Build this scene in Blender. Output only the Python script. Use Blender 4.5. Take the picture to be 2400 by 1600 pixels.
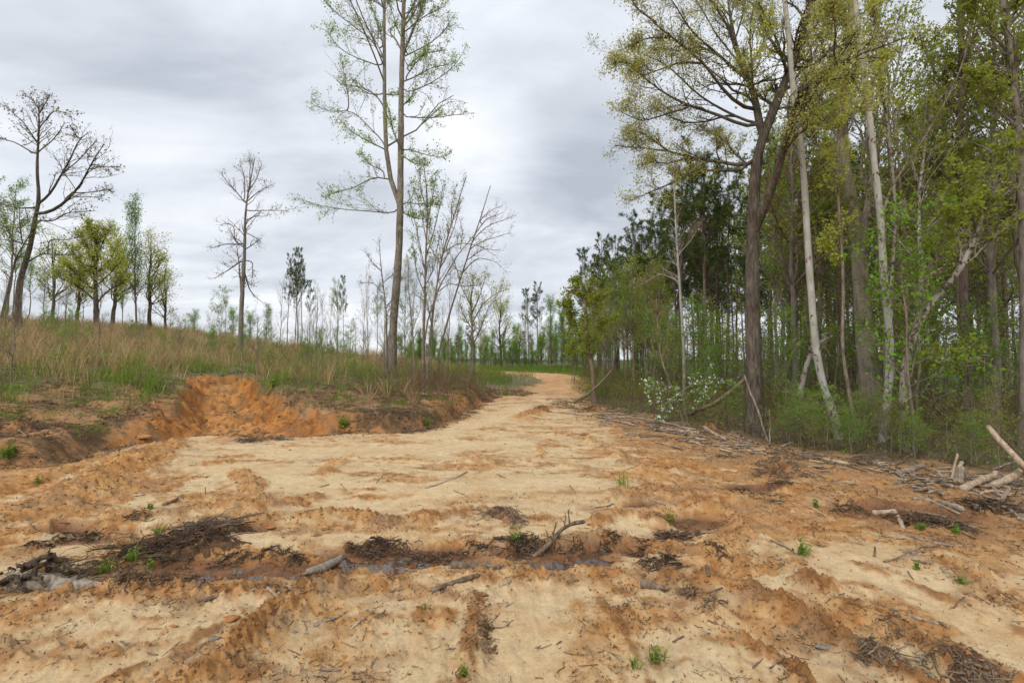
import bpy, math, random
import numpy as np
from mathutils import Vector

# ------------------------------------------------------------------ camera, world, sun, exposure
for o in list(bpy.data.objects): bpy.data.objects.remove(o, do_unlink=True)
SC = bpy.context.scene
COL = SC.collection
F = 1133.0                      # focal length in photo pixels (2400 wide), 17 mm lens
CAMZ = 1.65
PITCH = math.radians(2.5)
cd = bpy.data.cameras.new('camera'); cd.lens = 17.0; cd.sensor_width = 36.0
cd.clip_start = 0.05; cd.clip_end = 3000
cam = bpy.data.objects.new('camera', cd); COL.objects.link(cam)
cam.location = (0, 0, CAMZ); cam.rotation_euler = (math.radians(90) + PITCH, 0, 0)
SC.camera = cam

SUN_EL, SUN_AZ = math.radians(44), math.radians(212)      # behind the camera to the left, very soft
W = bpy.data.worlds.new('World'); SC.world = W; W.use_nodes = True
nt = W.node_tree; nt.nodes.clear()
def N(tree, t, **kw):
    n = tree.nodes.new(t)
    for k, v in kw.items(): setattr(n, k, v)
    return n
def setin(n, **kw):
    for k, v in kw.items(): n.inputs[k.replace('_', ' ')].default_value = v
L = nt.links.new
sky = N(nt, 'ShaderNodeTexSky', sky_type='NISHITA'); sky.sun_disc = False
sky.sun_elevation = SUN_EL; sky.sun_rotation = SUN_AZ
bg1 = N(nt, 'ShaderNodeBackground'); bg1.inputs[1].default_value = 0.12; L(sky.outputs[0], bg1.inputs[0])
tc = N(nt, 'ShaderNodeTexCoord')
sep = N(nt, 'ShaderNodeSeparateXYZ'); L(tc.outputs['Generated'], sep.inputs[0])
def M(op, a, b=None, c=None, tree=None, clamp=False):
    t = tree or nt
    n = t.nodes.new('ShaderNodeMath'); n.operation = op; n.use_clamp = clamp
    for i, v in enumerate((a, b, c)):
        if v is None: continue
        if isinstance(v, (int, float)): n.inputs[i].default_value = v
        else: t.links.new(v, n.inputs[i])
    return n.outputs[0]
zc = M('MAXIMUM', sep.outputs[2], 0.0)
den = M('ADD', zc, 0.22)
cx = M('DIVIDE', sep.outputs[0], den); cy = M('DIVIDE', sep.outputs[1], den)
comb = N(nt, 'ShaderNodeCombineXYZ'); L(cx, comb.inputs[0]); L(M('MULTIPLY', cy, 1.0), comb.inputs[1])
mp = N(nt, 'ShaderNodeMapping'); L(comb.outputs[0], mp.inputs[0])
mp.inputs['Location'].default_value = (2.3, 1.1, 0.4); mp.inputs['Rotation'].default_value = (0, 0, 0.75)
mp.inputs['Scale'].default_value = (0.8, 1.25, 1)
nz = N(nt, 'ShaderNodeTexNoise'); L(mp.outputs[0], nz.inputs[0])
setin(nz, Scale=0.9, Detail=7.0, Roughness=0.52, Distortion=0.9)
nz2 = N(nt, 'ShaderNodeTexNoise'); L(mp.outputs[0], nz2.inputs[0])
setin(nz2, Scale=2.4, Detail=5.0, Roughness=0.55, Distortion=0.5)
def lobe(px, py, sx, amp):                        # a thinner or thicker place in the cloud deck
    v = Vector(((px-1200)/F, 1, (800-py)/F)); c, s = math.cos(PITCH), math.sin(PITCH)
    v = Vector((v.x, v.y*c - v.z*s, v.y*s + v.z*c)).normalized()
    d = N(nt, 'ShaderNodeVectorMath', operation='DOT_PRODUCT'); L(nrm.outputs[0], d.inputs[0]); d.inputs[1].default_value = v
    q = M('DIVIDE', M('SUBTRACT', 1.0, d.outputs['Value']), sx)
    return M('MULTIPLY', M('EXPONENT', M('MULTIPLY', q, -1.0)), amp)
nrm = N(nt, 'ShaderNodeVectorMath', operation='NORMALIZE'); L(tc.outputs['Generated'], nrm.inputs[0])
val = M('ADD', M('MULTIPLY', nz.outputs[0], 1.15), M('MULTIPLY', nz2.outputs[0], 0.60))
val = M('ADD', val, -0.335)
for a in ((1110, 380, 0.008, 0.17), (1410, 420, 0.010, -0.20), (1480, 150, 0.02, -0.09), (1360, 330, 0.012, -0.10), (2000, 300, .1, -0.08), (700, 560, 0.02, -0.05), (150, 60, 0.02, -0.12), (420, 20, 0.012, -0.1), (1330, 250, 0.01, -0.05), (1260, 640, 0.01, -0.06)):
    val = M('ADD', val, lobe(*a))
ramp = N(nt, 'ShaderNodeValToRGB'); L(val, ramp.inputs[0])
e = ramp.color_ramp.elements
e[0].position = 0.16; e[0].color = (0.40, 0.435, 0.49, 1)
e[1].position = 0.80; e[1].color = (0.90, 0.915, 0.935, 1)
m_ = e.new(0.5); m_.color = (0.66, 0.69, 0.745, 1)
zen = M('ADD', 1.0, M('MULTIPLY', zc, 0.32))      # an overcast sky brightens gently towards the zenith
bg2 = N(nt, 'ShaderNodeBackground'); L(ramp.outputs[0], bg2.inputs[0]); L(zen, bg2.inputs[1])
mixs = N(nt, 'ShaderNodeMixShader'); mixs.inputs[0].default_value = 0.93
L(bg1.outputs[0], mixs.inputs[1]); L(bg2.outputs[0], mixs.inputs[2])
wo = N(nt, 'ShaderNodeOutputWorld'); L(mixs.outputs[0], wo.inputs[0])

sd = bpy.data.lights.new('sun', 'SUN'); sd.energy = 1.5; sd.angle = math.radians(14); sd.color = (1.0, 0.96, 0.90)
sun = bpy.data.objects.new('sun', sd); COL.objects.link(sun)
sdir = Vector((math.cos(SUN_EL)*math.sin(SUN_AZ), math.cos(SUN_EL)*math.cos(SUN_AZ), math.sin(SUN_EL)))
sun.rotation_euler = (-sdir).to_track_quat('-Z', 'Y').to_euler()
vs = SC.view_settings
vs.view_transform = 'Standard'; vs.look = 'None'; vs.exposure = 0.22; vs.gamma = 1; vs.use_curve_mapping = False

# ------------------------------------------------------------------ noise and small maths
_rs = np.random.RandomState(11)
PERM = np.concatenate([_rs.permutation(256)]*2)
_a = _rs.rand(256)*2*np.pi; GX, GY = np.cos(_a), np.sin(_a)
def pn(x, y, seed=0):
    xi = np.floor(x).astype(np.int64); yi = np.floor(y).astype(np.int64)
    xf = x - xi; yf = y - yi
    def h(i, j): return PERM[PERM[(i + seed*37) & 255] + (j & 255) & 511 if False else (PERM[(i + seed*37) & 255] + (j & 255)) & 255]
    def g(i, j, dx, dy):
        k = h(i, j); return GX[k]*dx + GY[k]*dy
    u = xf*xf*xf*(xf*(xf*6-15)+10); v = yf*yf*yf*(yf*(yf*6-15)+10)
    a = g(xi, yi, xf, yf); b = g(xi+1, yi, xf-1, yf); c = g(xi, yi+1, xf, yf-1); d = g(xi+1, yi+1, xf-1, yf-1)
    return 1.5*((a*(1-u)+b*u)*(1-v) + (c*(1-u)+d*u)*v)
def fbm(x, y, scale, octs=4, seed=0, gain=0.5):
    s = np.zeros_like(x); amp = 1; f = 1/scale
    for o in range(octs):
        s += amp*pn(x*f + o*13.7, y*f - o*7.3, seed+o); amp *= gain; f *= 2.03
    return s
def ss(a, b, x):
    t = np.clip((x-a)/(b-a), 0, 1); return t*t*(3-2*t)
CP, SP = math.cos(PITCH), math.sin(PITCH)
def ray(px, py):
    u = (px-1200)/F; v = (800-py)/F
    d = np.array([u, CP - v*SP, SP + v*CP]); return d/d[1]
def atY(px, py, Y): return np.array([0, 0, CAMZ]) + ray(px, py)*Y
def flat(px, py, z=0.0):
    d = ray(px, py); t = (z-CAMZ)/d[2]; return d[0]*t, t
def wpts(pts, z=0.0): return np.array([flat(p[0], p[1], z) for p in pts])
def dpoly(x, y, P, param=False):
    best = np.full(x.shape, 1e9); bt = np.zeros(x.shape); acc = 0
    seg = np.hypot(*(P[1:]-P[:-1]).T); tot = seg.sum()
    for i in range(len(P)-1):
        ax, ay = P[i]; bx, by = P[i+1]; dx, dy = bx-ax, by-ay; l2 = dx*dx+dy*dy+1e-12
        t = np.clip(((x-ax)*dx+(y-ay)*dy)/l2, 0, 1)
        d = np.hypot(x-ax-t*dx, y-ay-t*dy); m = d < best
        best = np.where(m, d, best); bt = np.where(m, (acc+t*seg[i])/tot, bt); acc += seg[i]
    return (best, bt) if param else best
def inside(x, y, P):
    r = np.zeros(x.shape, bool); n = len(P)
    for i in range(n):
        x1, y1 = P[i]; x2, y2 = P[(i+1) % n]
        if y1 == y2: continue
        c = ((y1 > y) != (y2 > y)) & (x < (x2-x1)*(y-y1)/(y2-y1)+x1)
        r ^= c
    return r

# ------------------------------------------------------------------ layout of the land (metres)
TOE = wpts([(-700,1230),(-250,1150),(0,1098),(130,1092),(240,1056),(350,1038),(450,1024),(560,1020),(700,1020),(800,1014),(900,1014),(1000,1008),(1060,986),(1110,957),(1150,938),(1172,926)])
TOE2 = np.array([(0.6,24.),(1.2,28.),(2.0,31.5),(2.1,34.5),(0.5,37.5),(-4.,41.),(-12,44.),(-30,48.),(-80,56.)])
LEFT = np.vstack([TOE, TOE2, [(-80,-5)]])
FRONT = np.vstack([TOE, TOE2[:4]])
ROAD = np.array([(0.4,14.),(1.0,20.),(2.2,27.),(3.7,32.),(3.9,36.),(2.5,39.5),(-2.,43.),(-11,46.2),(-30,50.)])
FEDGE = wpts([(1330,905),(1372,945),(1450,968),(1620,1003),(1700,1026),(1780,1045),(1900,1062),(2050,1085),(2200,1090),(2330,1112),(2560,1160),(2900,1250)])
FOREST = np.vstack([[(5.6,34.),(6.5,48.),(10,90.)], [(200,90.),(200,2.)], FEDGE[::-1]])
GUL = np.array([flat(575,1030), (-6.9,11.9), (-8.0,13.6), (-9.3,15.6)])
AX = np.array([(-80,5.2),(-40,4.3),(-27,3.5),(-18,2.3),(-12,1.95),(-8,1.45),(-4,0.95),(0,0.35),(4,0.2)])

WATERZ = -0.060
def P_(*p): return wpts(p)
# ridges and furrows in the worked ground: line, half width, height, clay, roughness
RUTS = [(P_((1560,1345),(1640,1400),(1700,1450),(1760,1500),(1850,1560),(1900,1620)), .075, .05), (P_((1680,1365),(1770,1400),(1880,1455),(1990,1515),(2110,1570),(2200,1620)), .10, .06),
 (P_((1890,1370),(2000,1420),(2090,1470),(2160,1510),(2240,1560),(2400,1620)), .10, .045), (P_((2000,1330),(2200,1400),(2420,1500)), .07, .03), (P_((1400,1400),(1460,1480),(1540,1620)), .05, .02), 
 (P_((470,1600),(540,1530),(620,1465),(690,1410),(760,1370)), .11, .05), (P_((200,1610),(330,1560),(470,1490),(560,1430)), .06, .03), (P_((1130,1380),(1105,1480),(1090,1620)), .06, .03)]
RIDGES = [
 (P_((-200,1300),(0,1245),(120,1205),(230,1150),(330,1085),(400,1050)), 0.55, 0.16, 1.0, 1.6),
 (P_((-200,1200),(0,1160),(120,1125),(260,1085)), 0.35, 0.10, .9, 1.6),
 (P_((470,1600),(540,1530),(620,1465),(690,1410),(760,1370)), 0.17, 0.065, 1.0, 1.4),
 (P_((640,1380),(720,1385),(800,1370),(900,1360)), 0.14, 0.04, .9, 1.3),
 (P_((1085,1640),(1110,1540),(1120,1470),(1095,1400),(1060,1365)), 0.10, 0.02, .45, 1.2),
 (P_((1560,1345),(1640,1400),(1700,1450),(1760,1500),(1850,1560),(1900,1620)), 0.10, 0.04, .95, 1.2),
 (P_((1680,1365),(1770,1400),(1880,1455),(1990,1515),(2110,1570),(2200,1620)), 0.16, 0.05, 1.0, 1.2),
 (P_((1890,1370),(2000,1420),(2090,1470),(2160,1510),(2240,1560),(2400,1620)), 0.16, 0.03, .7, 1.3),
 (P_((2230,1330),(2330,1400),(2480,1470)), 0.2, 0.04, .7, 1.3),
 (P_((0,1500),(20,1540),(80,1556),(160,1550),(330,1520),(470,1480)), 0.045, 0.035, .55, .8),
 (P_((150,1400),(330,1385),(470,1400),(560,1380)), 0.2, 0.05, .85, 1.3),
 (P_((280,1210),(400,1205),(480,1190),(560,1200)), 0.18, 0.05, .8, 1.2),
 (P_((560,1110),(600,1150),(600,1210)), 0.22, 0.05, .85, 1.2),
 (P_((640,1185),(700,1175),(745,1160)), 0.14, 0.05, .9, 1.0),
 (P_((470,1095),(560,1082)), 0.15, 0.06, .8, 1.0),
 (P_((640,1220),(780,1205),(900,1225),(1010,1215)), 0.22, 0.07, .9, 1.2),
 (P_((760,1115),(790,1080)), 0.16, 0.05, .9, 1.0),
 (P_((820,1072),(1060,1083),(1230,1080),(1350,1096),(1480,1118)), 0.07, 0.035, .6, 1.0),
 (P_((1262,1075),(1268,1050),(1290,1032)), 0.09, 0.06, .7, 1.0),
 (P_((1220,980),(1290,960)), 0.28, 0.16, 1.0, 1.2),
 (P_((1500,1110),(1700,1092),(1800,1075)), 0.2, 0.07, .9, 1.2),
 (P_((1300,1010),(1400,1040),(1490,1085)), 0.25, 0.05, .7, 1.1),
 (P_((1400,1225),(1480,1205),(1540,1215)), 0.18, 0.09, .8, 1.2),
 (P_((1600,1290),(1680,1300),(1740,1240),(1700,1195),(1600,1180)), 0.22, 0.08, .8, 1.2),
 (P_((1340,1265),(1430,1262),(1520,1285)), 0.15, 0.08, .6, 1.1),
 (P_((1850,1150),(1960,1165),(2060,1180)), 0.3, 0.09, .85, 1.3),
 (P_((1480,1160),(1600,1150),(1700,1170)), 0.3, 0.06, .8, 1.1),
 (P_((860,1440),(880,1500),(870,1580)), 0.025, 0.014, .3, .5),
 (P_((960,1460),(1000,1500),(960,1600)), 0.05, 0.02, .5, .7),
 (P_((1580,1040),(1690,1052),(1790,1062)), 0.22, 0.12, .75, .1),
 (P_((1900,1095),(2050,1120),(2180,1135)), 0.3, 0.08, .8, .2),
 (P_((1040,1350),(1200,1345),(1330,1340),(1480,1330)), 0.14, 0.045, .7, 1.1),
]
SANDLANES = [  # smooth pale tracks
 (P_((1610,1380),(1680,1430),(1770,1490),(1880,1560),(1960,1620)), 0.075, -0.055),
 (P_((1180,1640),(1240,1500),(1290,1400)), 0.26, -0.02),
 (P_((960,1640),(1000,1500),(1040,1420)), 0.12, -0.02),
 (P_((0,1640),(250,1580),(450,1500),(620,1420)), 0.08, -0.02),
 (P_((1960,1330),(2120,1390),(2300,1480),(2450,1550)), 0.14, -0.015),
 (P_((180,1110),(400,1090),(620,1110)), 0.55, 0.0),
 (P_((820,1180),(1100,1150),(1300,1130)), 0.4, 0.0),
 (P_((700,1060),(1000,1050),(1200,1040)), 0.6, 0.0),
 (P_((1000,1020),(1150,985),(1230,950)), 0.5, 0.0),
 (P_((620,1120),(720,1140),(900,1150)), 0.3, 0.0),
]
TRENCH = P_((-260,1275),(0,1262),(150,1245),(330,1262),(450,1318),(560,1343),(680,1340),(760,1330),(900,1308),(1050,1296),(1170,1296),(1290,1312),(1400,1302),(1500,1296),(1570,1322),(1600,1290),(1585,1240),(1650,1215))
WETS = [((150,1245),.42,.10),((470,1320),.55,.3),((950,1300),.75,.22),((1370,1290),.32,.2),((1620,1215),.45,.28),((1780,1140),.9,.3),((600,1240),.35,.12),((2130,1200),1.0,.4),((1500,1180),.3,.12)]
PUDDLES = [((1285,1312),.34,.13,-.088),((1385,1304),.16,.08,-.088),((735,1348),.24,.12,-.078),((560,1352),.30,.07,-.074),((650,1340),.14,.07,-.074),((940,1310),.5,.11,-.070),((1060,1300),.12,.06,-.070),((170,1252),.16,.05,-.075)]
CLAYSPOTS = [((700,1175),.5,.25),((460,1170),.5,.25),((900,1160),.5,.22),((830,1145),.5,.2),((1080,1200),.5,.2),((540,1180),.35,.25),((1550,1010),1.2,.5),((1700,1060),1.4,.35),((1840,1100),1.3,.5),((2250,1180),1.6,.4),((60,1190),.8,.5),((1010,1440),.15,.2),((1390,1420),.2,.2),((1500,1450),.25,.15),((1750,1330),.5,.25),((1900,1240),.5,.2),((1290,885),1.6,3.),((300,1340),.7,.2),((1640,1120),.8,.35),((2280,1280),.8,.3),((1150,935),2.0,1.6),((620,1560),.2,.12),((1260,1215),.4,.2)]

def land(x, y, want=False):
    """height (and surface masks) at metres x, y"""
    x = np.asarray(x, float); y = np.asarray(y, float)
    r = np.hypot(x, y)
    wob = fbm(x, y, 1.1, 3, 21)*0.12*ss(2, 8, r) + fbm(x, y, 4, 2, 31)*0.2*ss(8, 16, r)
    inL = inside(x, y, LEFT); dt = dpoly(x, y, FRONT); dL = np.where(inL, dt, -dt) + wob
    dfar = dpoly(x, y, TOE2[3:])
    A = np.interp(x, AX[:, 0], AX[:, 1])
    bank = 0.40*(1-0.75*ss(20, 27, y))*(0.55+0.45*ss(-9.5, -6.5, x))
    d = np.maximum(dL, 0)
    far = ss(-0.5, 7, np.where(inL, dfar, -dfar))
    hl = bank*ss(0, 0.55, dL) + A*(1-np.exp(-d/6.5))*(0.15+0.85*far)
    hl = np.where(dL > 0, hl, 0.0)
    base = 0.9*ss(23, 48, y)*(1-ss(7, 16, x)) + 3.5*ss(120, 330, r)
    inF = inside(x, y, FOREST); df = dpoly(x, y, FEDGE)
    dF = np.where(inF, df, -df) + wob*1.5
    h = base + hl - 0.22*ss(0, 6, dF)*ss(0, 1, dF)
    # cut gully in the left bank
    dg, tg = dpoly(x, y, GUL, True)
    dg = dg + fbm(x, y, 0.9, 4, 41)*0.34 + np.abs(fbm(x, y, .3, 3, 43))*.16
    w = np.interp(tg, [0, .25, .6, 1], [2.1, 1.55, 1.2, .95])
    floor = np.interp(tg, [0, .3, .6, .85, 1], [0.0, 0.05, .22, .55, .95]) + 0.09*np.sin(tg*15)*ss(.2, .6, tg)
    wall = floor + 1.0*np.maximum(dg/w - 0.42, 0)**1.4
    gm = (wall < h) & (dL > -0.1)
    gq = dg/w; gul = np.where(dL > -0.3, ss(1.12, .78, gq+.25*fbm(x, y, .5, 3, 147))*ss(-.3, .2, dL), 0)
    h = np.where(gm, wall, h)
    # forested and grassy unevenness
    und = fbm(x, y, 2.2, 4, 51)
    rough = np.clip(ss(0.1, 0.8, dL) + ss(-0.2, 1.0, dF), 0, 1)
    h = h + und*0.10*rough*(1-gul*.5) + fbm(x, y, 0.5, 4, 55)*0.075*rough*(1-ss(10, 14, dL))
    open_ = (1-ss(-.1, .3, dL))*(1-ss(-.3, .3, dF))
    h = h + open_*(fbm(x, y, 2.6, 3, 61)*0.045)
    near = r < 40
    clay = np.zeros_like(x); rg = np.zeros_like(x); lane = np.zeros_like(x); wet = np.zeros_like(x)
    wa = .03+.08*ss(3.6, 6, y); wx = x + fbm(x, y, .5, 3, 71)*wa; wy = y + fbm(x, y, .5, 3, 81)*wa
    for P, hw, hh, c, ro in RIDGES:
        q = dpoly(wx, wy, P)/hw
        m = np.exp(-q*q*1.1)*np.clip(0.78+0.6*fbm(x, y, hw*2.6, 4, 91), 0.15, 1.3)
        h = h + hh*m; clay = np.maximum(clay, c*ss(.18, .65, m)); rg = np.maximum(rg, ro*ss(.1, .6, m))
    rut = np.zeros_like(x)
    for P, hw, hh in RUTS:
        q = dpoly(x+fbm(x, y, .16, 3, 181)*.025, y, P)/hw; m = np.exp(-q**2*1.2)*np.clip(.7+1.1*fbm(x, y, .25, 4, 183), 0, 1.2)
        h = h + hh*m*(.5+.5*np.clip(fbm(x, y, .06, 3, 185)+.5, 0, 1)) - hh*.35*np.exp(-((q-1.9)/.6)**2); rut = np.maximum(rut, m)
    for P, hw, hh in SANDLANES:
        q = dpoly(wx, wy, P)/hw; m = np.exp(-q**4)
        h = h + hh*m; lane = np.maximum(lane, m); clay = clay*(1-.8*m*(hh < 0)); rg = rg*(1-.8*m*(hh < 0))
    dtr = dpoly(wx, wy, TRENCH)
    tr = np.exp(-(dtr/(.24+.10*fbm(x, y, .7, 2, 171)))**2)*open_*np.clip(.62+1.1*fbm(x, y, .55, 3, 173), .08, 1.15)
    h = h - 0.055*tr; wet = np.maximum(wet, ss(.25, .85, tr)*np.clip(.75+fbm(x, y, .5, 3, 95), 0, 1))
    for (p, rx, ry) in WETS:
        cx_, cy_ = flat(*p); q = ((wx-cx_)/rx)**2 + ((wy-cy_)/ry)**2
        m = np.exp(-q); wet = np.maximum(wet, ss(.3, .8, m)); h = h - 0.03*m
    for (p, rx, ry, lev) in PUDDLES:
        cx_, cy_ = flat(p[0], p[1], lev); q = ((wx-cx_)/rx)**2 + ((wy-cy_)/ry)**2
        m = ss(1.5, .5, q); h = h*(1-m) + (WATERZ-0.010+.012*fbm(x, y, .12, 3, 97))*m; wet = np.maximum(wet, ss(3.2, 1.2, q))
    for (p, rx, ry) in CLAYSPOTS:
        cx_, cy_ = flat(*p); q = ((wx-cx_)/rx)**2 + ((wy-cy_)/ry)**2
        m = np.exp(-q)*(0.8+.8*fbm(x, y, .6, 4, 99)); clay = np.maximum(clay, .85*ss(.3, .75, m)); rg = np.maximum(rg, .9*ss(.3, .8, m))
    # crumbled clods where it is clay, long shallow drag marks elsewhere
    n1 = fbm(x, y, .22, 4, 101); n2 = np.abs(fbm(x, y, .10, 3, 111)); n3 = fbm(x, y, .045, 2, 121)
    patch = ss(.02, .65, fbm(x, y*1.9, 1.1, 5, 131)+.10) * (1-lane)
    small = ss(.38, .7, fbm(x, y*1.5, .33, 4, 135)) * (1-lane)
    clay = np.maximum(clay, .75*patch*open_); clay = np.maximum(clay, .5*small*open_)
    rg = np.maximum(rg, .55*patch); rg = np.maximum(rg, .4*small)
    gflow = gul*(fbm(x*1.0+y*.4, y*1.6-x*.8, .45, 4, 141))
    dtr2 = dpoly(x, y, TRENCH[:16])
    bias = np.maximum.reduce([.62*np.exp(-(dtr2/.62)**2), .66*ss(.9, 2.0, x-.10*(y-4))*ss(3.9, 4.8, y)*(1-.55*ss(13, 20, y)), .62*ss(-3.6, -4.8, x)*ss(3.6, 4.4, y)*ss(9.5, 7.5, y)*ss(-2.2, -.4, -x-.55*y), .30*ss(4.3, 3.4, y)+0*x])
    zn = fbm(x, y*1.5, .75, 5, 161)*.8 + fbm(x, y*1.3, .14, 3, 165)*.30
    zc_ = ss(.42, .72, bias + zn*.55 + .12)*(1-.85*lane)*open_
    clay = np.maximum(clay, .95*zc_); rg = np.maximum(rg, .75*zc_*(1-ss(.8, 1.0, bias)))
    h = h + gul*(1-ss(.5, .1, gq)*.5)*(.06*np.abs(fbm(x+.4*y, y-.4*x, .32, 4, 193)) - .02)
    k = np.clip(rg, .16, 1.6)*open_ + gul*.9 + .6*ss(0, .5, dL)*(1-gul)*(1-.7*ss(6, 9, dL))
    fade = 1-ss(30, 60, r)
    st = fbm(x + fbm(x, y, .6, 2, 150)*.08, y*.16+x*.05, .13, 4, 151)*ss(5.2, 3.6, y)*open_
    clay = np.maximum(clay, .6*ss(.25, .75, st+.25*n1)*(1-lane)); rg = np.maximum(rg, .5*ss(.2, .7, st)*(1-lane))
    h = h + .014*st
    k = np.clip(rg, .16, 1.6)*open_ + gul*1.0 + .5*ss(0, .5, dL)*(1-gul)
    h = h + fade*k*(0.030*n1 + 0.034*(n2-.25) + 0.017*n3) + 0.07*gflow*ss(.1, .5, tg) - .05*gul + 0.03*gflow - .09*np.abs(fbm(x*1.3+y*.5, y*.8-x*1.3, .55, 3, 145))*gul*ss(.15, .4, tg)
    flatm = ss(.35, .8, wet)*open_*ss(6.2, 5.4, y)*ss(2.6, 2.2, x); h = h*(1-.8*flatm) + .8*flatm*(WATERZ+.003+.016*fbm(x, y, .22, 4, 191))
    if not want: return h
    return h, dict(rut=rut, dL=dL, dF=dF, gul=gul, clay=clay, rg=rg, lane=lane, wet=wet, open=open_, n1=n1, n2=n2, und=und, r=r, bank=bank, tg=tg, gq=np.minimum(gq, 3), droad=dpoly(x, y, ROAD))
# the ground sheet is evaluated once on a fan of rings (finest near the viewer) and looked up from there
RR = np.concatenate([np.geomspace(1.1, 8, 350)[:-1], np.geomspace(8, 18, 290)[:-1], np.geomspace(18, 70, 130)[:-1], np.geomspace(70, 900, 40)])
FA = np.radians(np.linspace(-58, 58, 800)); TH = np.concatenate([FA, np.radians(np.linspace(58, 302, 50)[1:-1])])
_R, _T = np.meshgrid(RR, TH, indexing='ij'); GXX = (_R*np.sin(_T)).ravel(); GYY = (_R*np.cos(_T)).ravel()
GZ, GM = land(GXX, GYY, True)
GRID = {k: np.asarray(v).reshape(_R.shape)[:, :800] for k, v in GM.items() if np.ndim(v)}; GRID['z'] = GZ.reshape(_R.shape)[:, :800]
def look(x, y, keys):
    r = np.hypot(x, y); a = np.arctan2(x, y)
    fi = np.interp(r, RR, np.arange(len(RR))); i = np.minimum(fi.astype(int), len(RR)-2); u = fi-i
    fj = np.clip((a-FA[0])/(FA[1]-FA[0]), 0, 798.999); j = fj.astype(int); v = fj-j
    out = {}
    for k in keys:
        g = GRID[k]; out[k] = (g[i, j]*(1-u)+g[i+1, j]*u)*(1-v) + (g[i, j+1]*(1-u)+g[i+1, j+1]*u)*v
    return out
def landq(x, y, want=True):
    m = look(x, y, GRID.keys()); return m['z'], m
def hz(x, y): return look(np.atleast_1d(np.asarray(x, float)), np.atleast_1d(np.asarray(y, float)), ['z'])['z']
def hit(px, py, far=140):
    """where the line of sight through a photo pixel meets the ground"""
    d = ray(px, py); t = np.geomspace(1.2, far, 700)
    z = CAMZ + d[2]*t; g = hz(d[0]*t, t)
    i = np.argmax(z < g)
    if z[i] >= g[i]: i = len(t)-1
    if i > 0:
        a = z[i-1]-g[i-1]; b = g[i]-z[i]; s = a/(a+b+1e-9); tt = t[i-1]+(t[i]-t[i-1])*s
    else: tt = t[0]
    return np.array([d[0]*tt, tt, CAMZ+d[2]*tt])

# ------------------------------------------------------------------ mesh helpers
def mesh_np(name, V, quads=None, tris=None, mat=None, smooth=True, attrs=None, colors=None, mats=None, midx=None):
    me = bpy.data.meshes.new(name); V = np.asarray(V, np.float32)
    nq = 0 if quads is None else len(quads); nt_ = 0 if tris is None else len(tris)
    me.vertices.add(len(V)); me.vertices.foreach_set('co', V.ravel())
    li = []
    if nq: li.append(np.asarray(quads, np.int32).ravel())
    if nt_: li.append(np.asarray(tris, np.int32).ravel())
    li = np.concatenate(li); me.loops.add(len(li)); me.loops.foreach_set('vertex_index', li)
    me.polygons.add(nq+nt_)
    ls = np.concatenate([np.arange(nq)*4, nq*4+np.arange(nt_)*3]).astype(np.int32)
    me.polygons.foreach_set('loop_start', ls)
    try: me.polygons.foreach_set('loop_total', np.concatenate([np.full(nq, 4), np.full(nt_, 3)]).astype(np.int32))
    except Exception: pass
    if smooth: me.polygons.foreach_set('use_smooth', np.ones(nq+nt_, bool))
    for m in (mats or [mat]):
        if m: me.materials.append(m)
    if midx is not None: me.polygons.foreach_set('material_index', np.asarray(midx, np.int32))
    me.update(calc_edges=True)
    for k, v in (attrs or {}).items():
        a = me.attributes.new(k, 'FLOAT', 'POINT'); a.data.foreach_set('value', np.asarray(v, np.float32))
    for k, v in (colors or {}).items():
        a = me.attributes.new(k, 'FLOAT_COLOR', 'POINT')
        c = np.ones((len(V), 4), np.float32); c[:, :3] = v; a.data.foreach_set('color', c.ravel())
    return me
def link(name, me, parent=None, loc=(0, 0, 0)):
    o = bpy.data.objects.new(name, me); COL.objects.link(o); o.location = loc
    if parent: o.parent = parent
    return o
def tag(o, label=None, cat=None, group=None, kind=None):
    if label: o['label'] = label
    if cat: o['category'] = cat
    if group: o['group'] = group
    if kind: o['kind'] = kind
    return o
def tubes(P, R, s=3):
    """P (m,k,3) centre lines, R (m,k) radii -> verts, quads"""
    m, k, _ = P.shape
    T = np.gradient(P, axis=1); T /= np.linalg.norm(T, axis=2, keepdims=True)+1e-9
    ref = np.where(np.abs(T[:, :1, 2:3]) > .9, np.array([1., 0, 0]), np.array([0, 0, 1.]))
    ref = np.broadcast_to(ref, P.shape)
    A = np.cross(T, ref); A /= np.linalg.norm(A, axis=2, keepdims=True)+1e-9
    B = np.cross(T, A)
    an = np.arange(s)*2*np.pi/s
    V = P[:, :, None, :] + R[:, :, None, None]*(A[:, :, None, :]*np.cos(an)[None, None, :, None] + B[:, :, None, :]*np.sin(an)[None, None, :, None])
    idx = np.arange(m*k*s).reshape(m, k, s); nx = np.roll(idx, -1, axis=2)
    Q = np.stack([idx[:, :-1], nx[:, :-1], nx[:, 1:], idx[:, 1:]], axis=-1).reshape(-1, 4)
    return V.reshape(-1, 3), Q
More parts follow.
